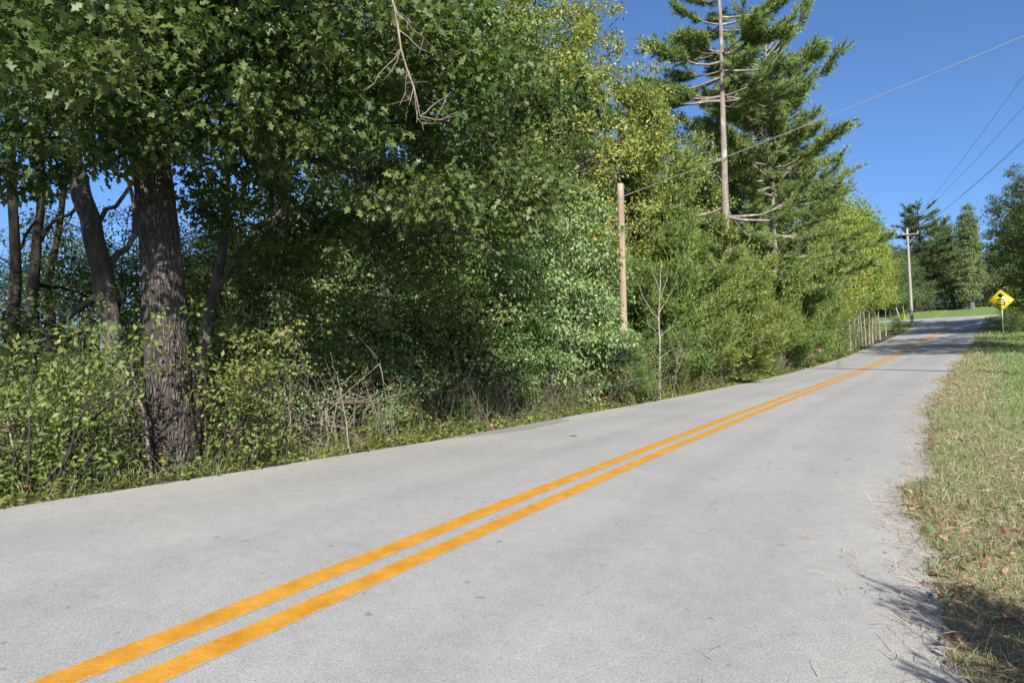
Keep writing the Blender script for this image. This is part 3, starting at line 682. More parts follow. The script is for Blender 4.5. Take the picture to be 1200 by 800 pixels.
trunk_tree("leaning grey trunk with pale lichen patches standing behind the thick oak",
           [(146, 540, 8.6), (138, 470, 8.6), (131, 400, 8.6), (122, 330, 8.65), (108, 270, 8.7), (93, 215, 8.75), (70, 130, 8.9), (50, 40, 9), (40, -150, 9.2)], [.17, .14, .135, .13, .125, .12, .11, .09, .02],
           [(60, 60, 9.2, (2.0, 1.6, 1.2), 70), (40, -120, 9.4, (2.5, 2, 1.8), 110), (130, 160, 9.5, (1.0, .9, .4), 14), (20, 400, 9.4, (.7, .5, .5), 8)], M['oak_leaf'], M['grey_bark'],
           forks=[([(120, 320, 8.65), (150, 290, 8.9), (158, 240, 9), (148, 190, 9.1)], .05), ([(108, 270, 8.7), (135, 240, 9), (165, 200, 9.2), (185, 120, 9.4)], .035), ([(100, 240, 8.7), (60, 262, 9), (42, 280, 9.2)], .025)])
for k, (lab, pts, rad) in enumerate([
        ("dark slim trunk with bare lower stem, outermost of the trunks left of the oak", [(14, 530, 9.6), (15, 420, 9.6), (17, 300, 9.6), (12, 200, 9.7), (8, 60, 9.9), (6, -160, 10.2)], .085),
        ("dark slim trunk between the leaning grey trunk and the outermost dark trunk", [(26, 525, 11.2), (34, 430, 11.2), (40, 330, 11.2), (46, 250, 11.3), (52, 120, 11.5), (60, -120, 11.8)], .1),
        ("thin dark trunk curving beside the leaning grey trunk, half hidden by leaves", [(60, 515, 13.0), (62, 420, 13.0), (56, 340, 13), (72, 250, 13), (90, 100, 13.2), (100, -60, 13.5)], .08),
        ("crooked grey trunk that bends just right of the thick oak trunk", [(222, 520, 9.4), (240, 410, 9.4), (252, 340, 9.5), (262, 290, 9.6), (266, 210, 9.7), (268, 100, 9.9), (280, -120, 10.2)], .085)]):
    mx, my, mZ = pts[-1][0], 40, pts[-1][2]
    trunk_tree(lab, pts, np.linspace(rad*1.25, .02, len(pts)), [(mx, 20, mZ, (1.8, 1.6, 1.4), 60), (mx, -160, mZ+.5, (2.2, 2, 1.5), 70), (mx+40, 330 if k else 390, mZ+.8, (1.1, .8, .7), 14)], M['oak_leaf'], M['dark_bark'] if k < 3 else M['grey_bark'],
               forks=[([(252, 340, 9.5), (285, 290, 9.4), (310, 262, 9.3), (350, 230, 9.3)], .045)] if k == 3 else [([(pts[2][0], 300, mZ-.3), (pts[2][0]+30, 250, mZ), (pts[2][0]+45, 190, mZ)], .025)])

# ------------------------------------------------------------------ the wood along the left side
def near_what(px):
    """the landmark a plant stands by, for its label"""
    for lim, w in ((40, "around the outermost dark trunk"), (90, "between dark trunks and leaning grey trunk"), (150, "behind the leaning grey trunk"), (250, "beside the thick oak trunk"), (330, "between the thick oak and the low dead branch"), (430, "around the low grey dead branch"), (520, "in the darkest gap of the thicket"),
                   (610, "between dark gap and vine-draped tree"), (700, "by the vine-draped pale tree"), (755, "around the brown wooden pole"), (815, "by the bare sapling"), (880, "below the tall pine trunk"), (940, "along the feathery cedars"), (1000, "by the pink ribbon stakes")):
        if px < lim: return w
    return "under the young pale-stemmed grove"
def tree(proto, px, Z, top, ph, label, name="broadleaf_tree", rot=None, group=None, mats=None, wide=1.0):
    """stand a copy of a kind of tree at pixel column px, depth Z, with its tip at pixel row top"""
    loc = spot(px, Z); H = at(px, top, Z)[2]-loc[2]; s = H/ph
    return put(proto, name, label, "tree", loc, RNG.uniform(0, 6.28) if rot is None else rot, (s*wide, s*wide, s), group, mats)
B = M
wood = [
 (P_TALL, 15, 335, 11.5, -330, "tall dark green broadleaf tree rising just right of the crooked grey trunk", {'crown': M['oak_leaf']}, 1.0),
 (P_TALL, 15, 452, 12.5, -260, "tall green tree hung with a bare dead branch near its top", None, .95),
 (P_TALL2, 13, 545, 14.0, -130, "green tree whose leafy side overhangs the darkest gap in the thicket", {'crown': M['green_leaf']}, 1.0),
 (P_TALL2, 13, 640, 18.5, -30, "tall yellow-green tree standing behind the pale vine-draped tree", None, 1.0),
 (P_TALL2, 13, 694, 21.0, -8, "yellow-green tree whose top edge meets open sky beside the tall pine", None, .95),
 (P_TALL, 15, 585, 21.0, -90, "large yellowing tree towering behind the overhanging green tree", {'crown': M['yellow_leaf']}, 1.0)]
for pr, ph, px, Z, top, lab, mt, w in wood: tree(pr, px, Z, top, ph, lab, mats=mt, wide=w)
tree(P_VINE, 648, 14.2, 178, 6.0, "pale green tree draped in vines from top to ground beside the wooden pole", wide=1.0)
tree(P_VINE, 590, 12.6, 235, 6.0, "vine-covered pale green tree between the dark gap and the vine-draped tree by the pole", wide=.9, mats={'crown': M['green_leaf']})
tree(P_CEDAR_T, 762, 22.0, 78, 10.5, "tall yellowish cedar rising right behind the brown wooden pole", "cedar_tree")
tree(P_CEDAR_T, 722, 23.5, 150, 10.5, "yellowish cedar between the vine-draped tree and the tall cedar behind the pole", "cedar_tree")
tree(P_TALL2, 800, 27.0, 120, 13, "olive green tree showing between the tall yellowish cedar and the tall pine")
for px, Z, top, pr, ph, lab in [
        (795, 18.4, 235, P_CEDAR, 6, "bushy cedar with feathery sprays behind the bare sapling"), (845, 20.8, 262, P_CEDAR2, 5, "wide cedar at the foot of the tall pine trunk"),
        (752, 17.6, 300, P_CEDAR2, 5, "short cedar close behind the wooden pole"), (885, 23.6, 285, P_CEDAR, 6, "bright green pointed cedar right of the tall pine trunk"),
        (925, 27.5, 300, P_CEDAR2, 5, "dark cedar under the drooping boughs of the second pine"), (948, 30.5, 318, P_CEDAR, 6, "last cedar of the row before the pale slim trunks")]:
    tree(pr, px, Z, top, ph, lab, "cedar_tree", group="cedars along the road", wide=1.05)
tree(P_PINE, 856, 24.0, -110, 17.5, "tall pine with long bare grey trunk and open whorls of boughs", "pine_tree", rot=1.0)
tree(P_PINE2, 914, 30.0, 52, 14, "broad pine with low sweeping boughs right of the tall bare-trunked pine", "pine_tree", rot=.4, wide=.86)
tree(P_PINE2, 890, 36.0, 90, 14, "pine filling the sky gap between the two front pines", "pine_tree", rot=2.2, wide=.9)
# young grove with pale stems
for k, (px, Z, top) in enumerate([(962, 33, 300), (973, 33.5, 290), (986, 36.5, 262), (998, 37, 240), (1008, 40, 236), (1003, 42, 225), (1016, 41.5, 250), (1024, 43.5, 262), (1033, 46, 285), (980, 40, 215), (1012, 46, 232), (1040, 49, 292), (967, 34.5, 310), (980, 35.2, 300), (992, 38.3, 280), (1003, 39.2, 270), (1012, 41.5, 275), (1020, 42.6, 280), (1028, 45.5, 285), (955, 32.5, 315), (989, 37.3, 300)]):
    tree(P_YOUNG, px, Z, top, 8.5, ["young yellow-green tree with pale slim stem in the grove, front rank", "young yellow-green tree with pale slim stem set back in the grove"][k in (5, 9, 10)], "young_tree", group="young grove of pale stems", wide=RNG.uniform(.9, 1.3))
for k in range(64):
    s_ = 35+RNG.uniform(0, 27); dl = RNG.uniform(.5, 4.5); x, y = road_xy(s_, float(course(s_)[3])+dl); x, y = float(x), float(y); q = [3, 3, 0, 3, 4][k % 5]
    put(P_SHRUB[q], "thicket_shrub", {3: "twiggy brown shrub", 0: "yellowing bush", 4: "low yellow bush"}[q]+" in the thicket under the young pale-stemmed grove", "shrub", (x, y, gz(x, y)), RNG.uniform(0, 6), RNG.uniform(1.2, 2.3)*(1 if s_ < 54 else .55), "thicket under the grove")
# trees deeper in the wood
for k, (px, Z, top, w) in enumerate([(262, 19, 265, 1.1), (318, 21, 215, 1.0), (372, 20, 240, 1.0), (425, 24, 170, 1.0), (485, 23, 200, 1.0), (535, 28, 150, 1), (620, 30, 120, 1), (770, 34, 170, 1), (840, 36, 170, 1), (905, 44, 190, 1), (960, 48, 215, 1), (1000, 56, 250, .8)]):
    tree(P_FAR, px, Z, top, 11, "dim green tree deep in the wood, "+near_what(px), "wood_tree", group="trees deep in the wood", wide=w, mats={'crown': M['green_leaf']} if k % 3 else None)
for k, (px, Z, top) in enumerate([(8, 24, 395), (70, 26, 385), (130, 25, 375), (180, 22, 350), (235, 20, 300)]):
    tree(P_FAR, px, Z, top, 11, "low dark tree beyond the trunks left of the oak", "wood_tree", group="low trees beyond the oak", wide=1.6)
# understory saplings
for k, (px, Z, top) in enumerate([(300, 8.8, 330), (350, 9.8, 290), (400, 10.2, 330), (440, 11.2, 270), (485, 11.4, 300), (530, 12, 270), (565, 12.2, 260), (262, 11.6, 290), (312, 12.5, 240), (365, 12.8, 230), (280, 14.5, 260), (345, 13.5, 250), (405, 12, 215), (450, 13.2, 210), (415, 14.5, 290), (490, 15, 250), (540, 16, 230), (600, 17, 210), (680, 17.5, 260), (60, 9.4, 410), (105, 8.0, 400), (20, 8.2, 430), (-20, 9, 390), (170, 10.5, 410), (230, 10, 410)]):
    lower = px < 240
    tree(P_UNDER if k % 3 else P_UNDER2, px, Z, top, 5.5 if k % 3 else 4.2, ("slim leafy sapling, " if k % 3 else "pale-leaved sapling, ")+near_what(px)+(", set back" if Z > 12.4 else ""), "understory_sapling",
         group="saplings in the shade" if not lower else "saplings around the oak", wide=1.0 if not lower else 1.25)

for px, Z, top in [(15, 15, 245), (75, 16.5, 250), (120, 14.5, 265), (160, 17, 240), (225, 14, 230), (255, 17, 200), (40, 20, 300), (100, 21, 310), (200, 20, 260), (45, 13.5, 225), (135, 12.6, 215)]:
    tree(P_SCREEN, px, Z, top, 6, "thin small-leaved tree screening the sky, "+near_what(px), "small_tree", group="thin trees beyond the oak")
# shrubs along the edge of the asphalt
sl = ["leafy yellowing shrub", "low bright spreading shrub", "upright dark green shrub", "twiggy pale shrub", "low yellow shrub"]
for k in range(120):
    s = 1.2+50*(k/120)**1.25+RNG.normal()*.3; dl = RNG.uniform(.55, 2.6) if k % 3 else RNG.uniform(.5, 1.0)
    t_ = float(course(s)[3])+dl; x, y = road_xy(s, t_); x, y = float(x), float(y); q = int(RNG.choice([0, 1, 2, 3, 4], p=[.28, .22, .16, .22, .12]))
    if (3.5 < s < 12 and RNG.random() < .5) or s < 1.9: continue
    put(P_SHRUB[q], "roadside_shrub", sl[q]+(" at the edge, " if dl < 1 else ", ")+near_what(600+800*x/max(y, 1)), "shrub", (x, y, gz(x, y)-.02), RNG.uniform(0, 6.28), RNG.uniform(.5, 1.35)*(.8 if dl < 1 else 1.1), ["shrubs with yellowing leaves", "low bright shrubs", "upright dark shrubs", "twiggy pale shrubs", "low yellow shrubs"][q])

# ------------------------------------------------------------------ far side of the rise and the right of the road
for k, (px, Z, top, w, pine) in enumerate([(1086, 76, 240, 1.25, 1), (1112, 80, 256, 1.0, 1), (1098, 78, 262, 1.0, 0), (1064, 72, 292, 1.0, 0), (1046, 70, 280, 1, 0), (1128, 82, 258, 1, 0), (1055, 84, 300, 1.2, 0), (1074, 88, 290, 1.2, 0), (1092, 90, 285, 1.3, 0), (1120, 90, 280, 1.3, 0), (1140, 90, 290, 1.2, 0), (1030, 76, 290, 1.2, 0)]):
    tree(P_FARPINE if pine else P_FAR, px, Z, top, 12.5 if pine else 11,
         "dark pine with layered boughs behind the grass bank" if pine else ("round-topped green tree behind the grass bank beyond the crossing" if Z < 83 else "tree filling the back of the wood beyond the crossing"), "pine_tree" if pine else "background_tree",
         group="pines behind the bank" if pine else ("trees behind the grass bank" if Z < 83 else "wood beyond the crossing"), wide=w)
for k in range(34):
    px = 1028+k*6.2+RNG.normal()*2; Z = RNG.uniform(72, 78); x, y, z_ = spot(px, Z)
    put(P_SHRUB[2], "bank_shrub", "bushy green shrub closing the foot of the trees on the grass bank", "shrub", (x, y, z_), RNG.uniform(0, 6), RNG.uniform(1.3, 2.3), "shrubs along the grass bank", {'foliage': M['far_leaf']})
tree(P_POPLAR, 1143, 71, 236, 12, "tall narrow columnar poplar on the grass bank", "poplar_tree", rot=0.2, wide=1.05)
for px, Z, top in [(1163, 79, 290), (1178, 80, 282), (1198, 82, 265), (1215, 82, 255)]:
    tree(P_FAR, px, Z, top, 11, "olive tree on the bank right of the columnar poplar", "background_tree", group="trees right of the poplar", wide=1.1)
def right_tree(x, y, h, label, pr=P_FAR, ph=11, mats=None, wide=1.0, group=None, name="roadside_tree"):
    s = h/ph; return put(pr, name, label, "tree", (x, y, gz(x, y)), RNG.uniform(0, 6.28), (s*wide, s*wide, s), group, mats)
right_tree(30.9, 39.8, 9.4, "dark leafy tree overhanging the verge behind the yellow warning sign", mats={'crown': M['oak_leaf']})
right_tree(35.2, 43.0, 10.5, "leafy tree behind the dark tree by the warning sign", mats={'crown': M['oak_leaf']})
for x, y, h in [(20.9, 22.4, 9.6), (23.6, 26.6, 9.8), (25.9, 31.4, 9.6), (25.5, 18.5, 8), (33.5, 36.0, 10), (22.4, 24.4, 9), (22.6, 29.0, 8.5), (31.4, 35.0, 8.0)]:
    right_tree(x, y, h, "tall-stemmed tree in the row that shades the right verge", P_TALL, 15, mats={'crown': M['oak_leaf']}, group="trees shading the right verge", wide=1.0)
for x, y, sc in [(1.86, .78, .60), (2.25, .95, .80), (2.15, .7, .66)]:
    put(P_SAPPINE, "pine_sapling", "small pine sapling in the grass shading the verge beside the asphalt", "tree", (x, y, gz(x, y)), x*3, (sc*.72, sc*.72, sc), "pine saplings on the verge")
P_HIGH = bl_proto(35, 17, .26, [((7.2, -.6, 13.2), (4.4, 3.2, 3.6), 185), ((2, 0, 14.5), (3, 3, 2.6), 60)], .45, 54, .14, M['oak_leaf'], M['grey_bark'], lean=(4.0, 0), limbs=14)  # unseen tree, crown leaned and filled out to darken the wood around the oak
put(P_HIGH, "broadleaf_tree", "unseen tall tree at the left road edge, its leaning crown added to shade the oak", "tree", (-11.2, -5.6, gz(-11.2, -5.6)))
for x, y in [(28.6, 38.8), (29.9, 40.6), (27.9, 35.6)]:
    put(P_SHRUB[2], "verge_shrub", "dark shrub in the shade behind the yellow warning sign", "shrub", (x, y, gz(x, y)), RNG.uniform(0, 6), 1.0, "shrubs behind the sign")

# ------------------------------------------------------------------ poles, wires, sign
M['pole_brown'] = bark_mat("brown_pole_wood", (.15, .1, .068), (.34, .26, .2), None, 26, .035, .5)
M['pole_top'] = bark_mat("weathered_pole_wood", (.17, .15, .13), (.3, .27, .24), None, 16, .06, .3)
M['pole_grey'] = bark_mat("grey_pole_wood", (.18, .168, .155), (.3, .283, .262), None, 14, .06, .3)
M['metal'] = plain("galvanised_metal", (.5, .5, .5), .4, .8, .12)
M['cable'] = plain("grey_cable", (.13, .133, .14), .7, .0, .1); M['wire'] = plain("dark_wire", (.12, .12, .125), .5, .3, .1)
M['porcelain'] = plain("insulator", (.3, .27, .25), .3, 0, .1)
M['sign_yellow'] = plain("sign_yellow", (.40, .35, .010), .45, 0, .05, 2.0); M['sign_black'] = plain("sign_black", (.012, .012, .012), .5, 0, .1)
M['sign_red'] = plain("sign_red", (.5, .03, .02), .5, 0, .1); M['marker'] = plain("marker_yellow", (.7, .45, .03), .5, 0, .1); M['white'] = plain("marker_white", (.7, .7, .68), .5, 0, .1)
M['pink'] = plain("pink_tape", (.75, .16, .35), .6, 0, .15)

# brown stub pole with its cable and guy wire
pb = np.array(spot(733, 15.0, 470)); tip = at(727, 216, 15.0)-pb
t = thing("utility_pole", "bare brown wooden pole standing in the thicket, tied by a cable over the road", "utility pole", pb)
u = np.linspace(0, 1, 12)[:, None]; P = tip*u; P[0, 2] = -.3
b = MB(); b.tube(P, np.linspace(.088, .068, 12), 14, rough=.012, rng=RNG); obj("post", b.build("post", M['pole_brown'], True), t)
b = MB(); b.tube(np.array([tip*.97, tip*1.0+np.array([0, 0, .004])]), .0705, 14); obj("pole_head", b.build("pole_head", M['pole_top'], True), t)
for q in (.22, .42, .55, .7, .83):
    c = tip*q; b = MB(); b.tube(np.array([c+[0, -.06, 0], c+[0, -.09, 0]]), .014, 6); obj("bolt", b.build("bolt", M['metal']), t)
b = MB(); b.tube(np.array([tip*.93, tip*.945]), .076, 14); obj("cable_clamp", b.build("cable_clamp", M['metal'], True), t)
def catenary(a, b, sag, n=40):
    u = np.linspace(0, 1, n)[:, None]; P = np.asarray(a)+(np.asarray(b)-np.asarray(a))*u; P[:, 2] -= 4*sag*(u*(1-u))[:, 0]; return P
def cable(name, label, a, b, sag, r, mat, group=None, n=40):
    P = catenary(a, b, sag, n); m = MB(); m.tube(P-P[0], r, 5); o = obj(name, m.build(name, mat, True), loc=P[0]); return tag(o, label, "cable", group)
# the near line pole, right of the view; its shadow crosses the road
NP = np.array([14.3, 11.2, 0]); NP[2] = gz(NP[0], NP[1]); NH = CAM_H+12.1-NP[2]
FP = np.array(spot(1069, 54.6, 380)); FH = at(1063, 270, 54.6)[2]-FP[2]
def line_pole(base, H, lean, label, arm_dir):
    t = thing("utility_pole", label, "utility pole", base)
    top = np.array([lean[0], lean[1], H]); P = top*np.linspace(0, 1, 10)[:, None]; P[0, 2] = -.4
    b = MB(); b.tube(P, np.linspace(.125, .085, 10), 14, rough=.01, rng=RNG); obj("post", b.build("post", M['pole_grey'], True), t)
    d = np.array([math.cos(arm_dir), math.sin(arm_dir), 0]); c = top*.955
    R = np.array([[d[0], -d[1], 0], [d[1], d[0], 0], [0, 0, 1]])
    b = MB(); b.box(c+np.array([d[1], -d[0], 0])*.16, (1.5, .06, .07), R); arm = obj("crossarm", b.build("crossarm", M['pole_grey']), t)
    ends = []
    for k in (-.7, -.3, .7):
        p = c+np.array([d[1], -d[0], 0])*.16+d*k
        b = MB(); b.tube(np.array([p+[0, 0, .04], p+[0, 0, .12], p+[0, 0, .16], p+[0, 0, .24]]), [.02, .045, .055, .03], 8); obj("insulator", b.build("insulator", M['porcelain'], True), arm); ends.append(base+p+[0, 0, .24])
    b = MB(); b.tube(np.array([top+[0, 0, -.02], top+[0, 0, .1], top+[0, 0, .22]]), [.05, .055, .03], 8); obj("insulator", b.build("insulator", M['porcelain'], True), t)
    for k in (-1, 1):
        b = MB(); b.tube(np.array([top*.87+d*.1*k, c+d*.6*k]), .018, 5); obj("brace", b.build("brace", M['metal']), t)
    return t, ends, base+top+[0, 0, .2]
lean_f = at(1063, 270, 54.6)-FP
tf, ef, topf = line_pole(FP, FH, (lean_f[0], lean_f[1]), "grey utility pole with a crossarm at the corner of the crossing", math.radians(-20))
tn, en, topn = line_pole(NP, NH, (0, 0), "tall utility pole on the right verge carrying the overhead wires", math.radians(-25))
cable("overhead_wire", "highest overhead wire running between the two crossarm poles", topf, topn+np.array([0, 0, 0]), .5, .008, M['wire'])
cable("overhead_wire", "overhead wire hanging just below the highest wire", ef[1], np.array([NP[0], NP[1], CAM_H+10.45]), .5, .008, M['wire'])
cable("overhead_wire", "lower overhead wire of the close pair running to the crossarm", ef[2], np.array([NP[0]+.1, NP[1], CAM_H+9.05]), .45, .008, M['wire'])
cable("overhead_wire", "upper overhead wire of the close pair running to the crossarm", ef[2]+np.array([.05, 0, .12]), np.array([NP[0]-.1, NP[1], CAM_H+8.7]), .45, .008, M['wire'])
cable("span_cable", "pale cable from the brown pole up across the road", pb+tip*.94, np.array([NP[0], NP[1], CAM_H+7.7]), .12, .0085, M['cable'])
gw = at(655, 420, 16.2); gw[2] = gz(gw[0], gw[1])
cable("guy_wire", "guy wire slanting from the brown pole down into the shrubs", pb+tip*.92, gw, .02, .011, M['cable'], n=12)
for (a1, a2), mt, lab in ((((1050, 360), (1055.5, 370)), 'white', "white slanted guy guard beside the crossing"), (((1058, 359), (1060.5, 367)), 'marker', "yellow slanted guy guard beside the crossing")):
    p1, p2 = at(*a1, 62), at(*a2, 62); p2[2] = gz(p2[0], p2[1])-.05; m = MB(); m.tube(np.array([p1-p2, (p1-p2)*.5, np.zeros(3)]), .028, 8)
    tag(obj("guy_guard", m.build("guy_guard", M[mt], True), loc=p2), lab, "guy guard")

# warning sign
sb = np.array(spot(1176, 38.6, 396)); fc = np.array([-.62, -.785, 0.]); fc /= np.linalg.norm(fc); rt = np.array([-fc[1], fc[0], 0.]); 
if rt[0] < 0: rt = -rt
t = thing("warning_sign", "yellow diamond warning sign with black arrow and bus on a steel post", "sign", sb)
b = MB(); 
b.box((0, 0, 1.2), (.06, .03, 2.5), np.stack([rt, -fc, [0, 0, 1]], 1)); obj("post", b.build("post", M['metal']), t)
H2 = 0.635; ctr = np.array([-.03, 0, 1.96])
def plate(pts, z0, thick, name, mat, parent):
    """polygon in the sign's plane: pts (u to the right, v up), pushed forward z0"""
    pts = np.array(pts); n = len(pts); m = MB()
    Fr = ctr+pts[:, :1]*rt+pts[:, 1:]*np.array([0, 0, 1])+fc*(z0+thick); Bk = Fr-fc*thick
    V = np.concatenate([Fr, Bk]); m.add(V, [list(range(n))]); m.F.setdefault(n, []).append(np.array([list(range(2*n-1, n-1, -1))]))
    m.F.setdefault(4, []).append(np.array([[k, n+k, n+(k+1) % n, (k+1) % n] for k in range(n)]))
    return obj(name, m.build(name, mat), parent)
def rdiamond(h, r, k=5):
    out = []
    for q in range(4):
        a0 = math.pi/2*q; c = np.array([math.cos(a0), math.sin(a0)])*(h-r*1.414)
        out += [c+r*np.array([math.cos(a), math.sin(a)]) for a in np.linspace(a0-math.pi/4, a0+math.pi/4, k)]
    return out
pl = plate(rdiamond(H2, .05), .02, .004, "plate", M['sign_yellow'], t)
ring_o, ring_i = np.array(rdiamond(H2-.03, .045)), np.array(rdiamond(H2-.062, .035))
n = len(ring_o); to3 = lambda p, z: ctr+p[:, :1]*rt+p[:, 1:]*np.array([0, 0, 1])+fc*z
obj("border", mesh("border", np.concatenate([to3(ring_o, .0262), to3(ring_i, .0262)]), np.array([[k, (k+1) % n, n+(k+1) % n, n+k] for k in range(n)]), M['sign_black']), pl)
plate([(-.2, .26), (-.09, .26), (-.06, .15), (.06, .15), (.09, .26), (.2, .26), (0, .46)], .0245, .002, "arrow_symbol", M['sign_black'], pl)
plate([(-.21, -.0), (.19, -.0), (.17, .07), (.06, .105), (-.08, .105), (-.19, .06)], .0245, .002, "bus_roof_symbol", M['sign_black'], pl)
for q in ([(-.2, -.28), (-.13, -.28), (-.13, -.06), (-.2, -.06)], [(.13, -.28), (.2, -.28), (.2, -.06), (.13, -.06)], [(-.125, -.125), (.125, -.125), (.125, -.065), (-.125, -.065)], [(-.125, -.27), (.125, -.27), (.125, -.2), (-.125, -.2)]):
    plate(q, .0245, .002, "bus_body_symbol", M['sign_black'], pl)
cir = lambda cx, cy, r: [(cx+r*math.cos(a), cy+r*math.sin(a)) for a in np.linspace(0, 6.283, 11)[:-1]]
plate(cir(-.34, -.12, .045), .0245, .002, "red_light_symbol", M['sign_red'], pl); plate(cir(.34, -.12, .045), .0245, .002, "red_light_symbol", M['sign_red'], pl)
plate([(.1, .02), (.18, .02), (.16, .07), (.1, .09)], .0275, .002, "red_light_symbol", M['sign_red'], pl); plate([(-.28, -.135), (-.215, -.135), (-.215, -.105), (-.28, -.105)], .0245, .002, "stop_arm_symbol", M['sign_black'], pl)

# ------------------------------------------------------------------ bare saplings, dead branches
loc = spot(714, 14.7); put(P_SAPPINE, 'young_pine', 'small blue-green pine beside the foot of the brown wooden pole', 'tree', loc, .5, (.95, .95, .78))
loc = spot(740, 14.7); put(P_CEDAR, 'young_cedar', 'small soft cedar hiding the foot of the brown wooden pole', 'tree', loc, 1.5, (.3, .3, .23))
for px, Z in ((722, 14.35), (731, 14.5), (752, 15.2)):
    put(P_SHRUB[0 if px != 731 else 3], 'pole_shrub', 'leafy shrub crowding the foot of the brown wooden pole', 'shrub', spot(px, Z), px, .85, 'shrubs at the pole foot')
def bare(name, label, cat, base, paths, mat):
    """paths: list of (points relative to base, r0, r1)"""
    t = thing(name, label, cat, base)
    for k, (P, r0, r1) in enumerate(paths):
        P = np.array(P); u = np.linspace(0, len(P)-1, max(6, 3*len(P))); Q = np.stack([np.interp(u, np.arange(len(P)), P[:, c]) for c in range(3)], 1)
        Q[1:] += RNG.normal(size=(len(Q)-1, 3))*.008
        m = MB(); m.tube(Q, np.linspace(r0, r1, len(Q)), 6); obj("stem" if k == 0 else "branch", m.build("stem" if k == 0 else "branch", mat, True), t)
    return t
sb2 = np.array(spot(773.5, 15.75, 466)); A2 = lambda px, py, Z=15.75: at(px, py, Z)-sb2
bare("bare_sapling", "leafless pale sapling with forked twigs at the road edge", "sapling", sb2,
     [([np.array([0, 0, -.05]), A2(773, 420), A2(772, 370), A2(773, 330), A2(775, 305)], .03, .006), ([A2(772.5, 395), A2(788, 382), A2(792, 372)], .012, .004), ([A2(773, 420), A2(785, 411), A2(789, 408)], .01, .003), ([A2(773, 424), A2(764, 408), A2(758, 402)], .01, .003),
      ([A2(772, 376), A2(762, 362), A2(752, 345), A2(747, 330)], .013, .003), ([A2(772, 368), A2(782, 350), A2(795, 328)], .013, .003), ([A2(773, 340), A2(766, 322), A2(762, 312)], .009, .003), ([A2(773, 350), A2(781, 330), A2(783, 308)], .009, .003), ([A2(772.5, 392), A2(762, 382), A2(752, 376)], .009, .003)], M['pale_bark'])
def tangle(name, label, px, py, Z, n, spread, length, dirv, mat, r=.008, seed=1, foot=None):
    """a dead branch: one stem with many crooked bare twigs, leaning where it hangs"""
    rng = np.random.default_rng(seed); c = at(px, py, Z)
    base = at(*foot) if foot is not None else c
    if foot is not None: base[2] = gz(base[0], base[1])-.05
    t = thing(name, label, "branch", base); d = unit(np.array(dirv, float))
    st = bent(rng, base if foot is not None else c-d*length*.5, c+d*length*.5, 10, .02, .03)-base
    m = MB(); m.tube(st, np.linspace(r*1.6, r*.6, 10), 6); obj("stem", m.build("stem", mat, True), t)
    m = MB()
    for _ in range(n):
        a = st[rng.integers(3, 10)]; e = a+(d*rng.uniform(.2, .9)+rng.normal(size=3)*.45)*spread*rng.uniform(.4, 1.1)
        P = bent(rng, a, e, 6, .05, .11); m.tube(P, np.linspace(r*.7, r*.22, 6), 4, cap=False)
        k = P[3]; m.prisms(np.array([k, P[4]]), np.array([k, P[4]])+rng.normal(size=(2, 3))*spread*.22, r*.35, r*.15)
    obj("twig_mass", m.build("twig_mass", mat, True), t); return t
tangle("dead_branch", "bare reddish dead branch dangling among the high leaves above the road edge", 468, 38, 5.22, 14, .42, 1.32, (.16, 0, -1), M['dead'], .008, 3)
tangle("dead_branch", "grey dead branch spread low between oak and the dark gap", 372, 392, 7.9, 20, .7, 1.5, (1, -.2, -.45), M['dead'], .007, 4, (300, 520, 8.2))
tangle("dead_branch", "grey fallen branch leaning over the shrubs left of the oak", 30, 520, 6.0, 8, .35, .8, (-.5, 0, .9), M['dead'], .011, 5, (36, 548, 6.0))
tangle("dead_branch", "forked pale stick standing beside the oak trunk", 120, 500, 6.3, 9, .4, .9, (.5, 0, .9), M['dead'], .012, 6, (107, 560, 6.2))
tangle("dead_branch", "crooked vine stem climbing close to the oak trunk", 172, 470, 6.45, 10, .35, 1.1, (-.1, 0, 1), M['dead'], .014, 7, (178, 552, 6.35))
tangle("dead_branch", "dead twigs rising from the yellow shrub at the road edge", 405, 490, 7.7, 12, .45, .7, (-.2, 0, 1), M['dead'], .007, 8, (412, 530, 7.75))
tangle("dead_branch", "dry stalks leaning beside the bare sapling", 785, 440, 16.2, 12, .6, 1.2, (.4, 0, .9), M['dead'], .008, 9, (786, 462, 16.2))
for k, (px, py, Z) in enumerate([(948.5, 401, 31.0), (950, 406.5, 31.0), (959.5, 407.5, 31.5)]):
    c = at(px, py, Z); bz = gz(c[0], c[1]); t = thing("survey_stake", "thin stake with pink ribbon in front of the pale slim trunks", "stake", (c[0], c[1], bz), group="pink ribbon stakes")
    m = MB(); m.tube(np.array([[0, 0, -.1], [0, 0, c[2]-bz+.02]]), .012, 5); obj("stake_post", m.build("stake_post", M['dead']), t)
    m = MB(); m.add(np.array([[0, -.02, 0], [.06, -.03, .02], [.08, -.02, -.14], [.02, -.03, -.17], [-.06, -.02, -.12], [-.07, -.03, .01]])+[0, 0, c[2]-bz], [[0, 1, 2, 3], [0, 3, 4, 5]]); obj("ribbon", m.build("ribbon", M['pink']), t)

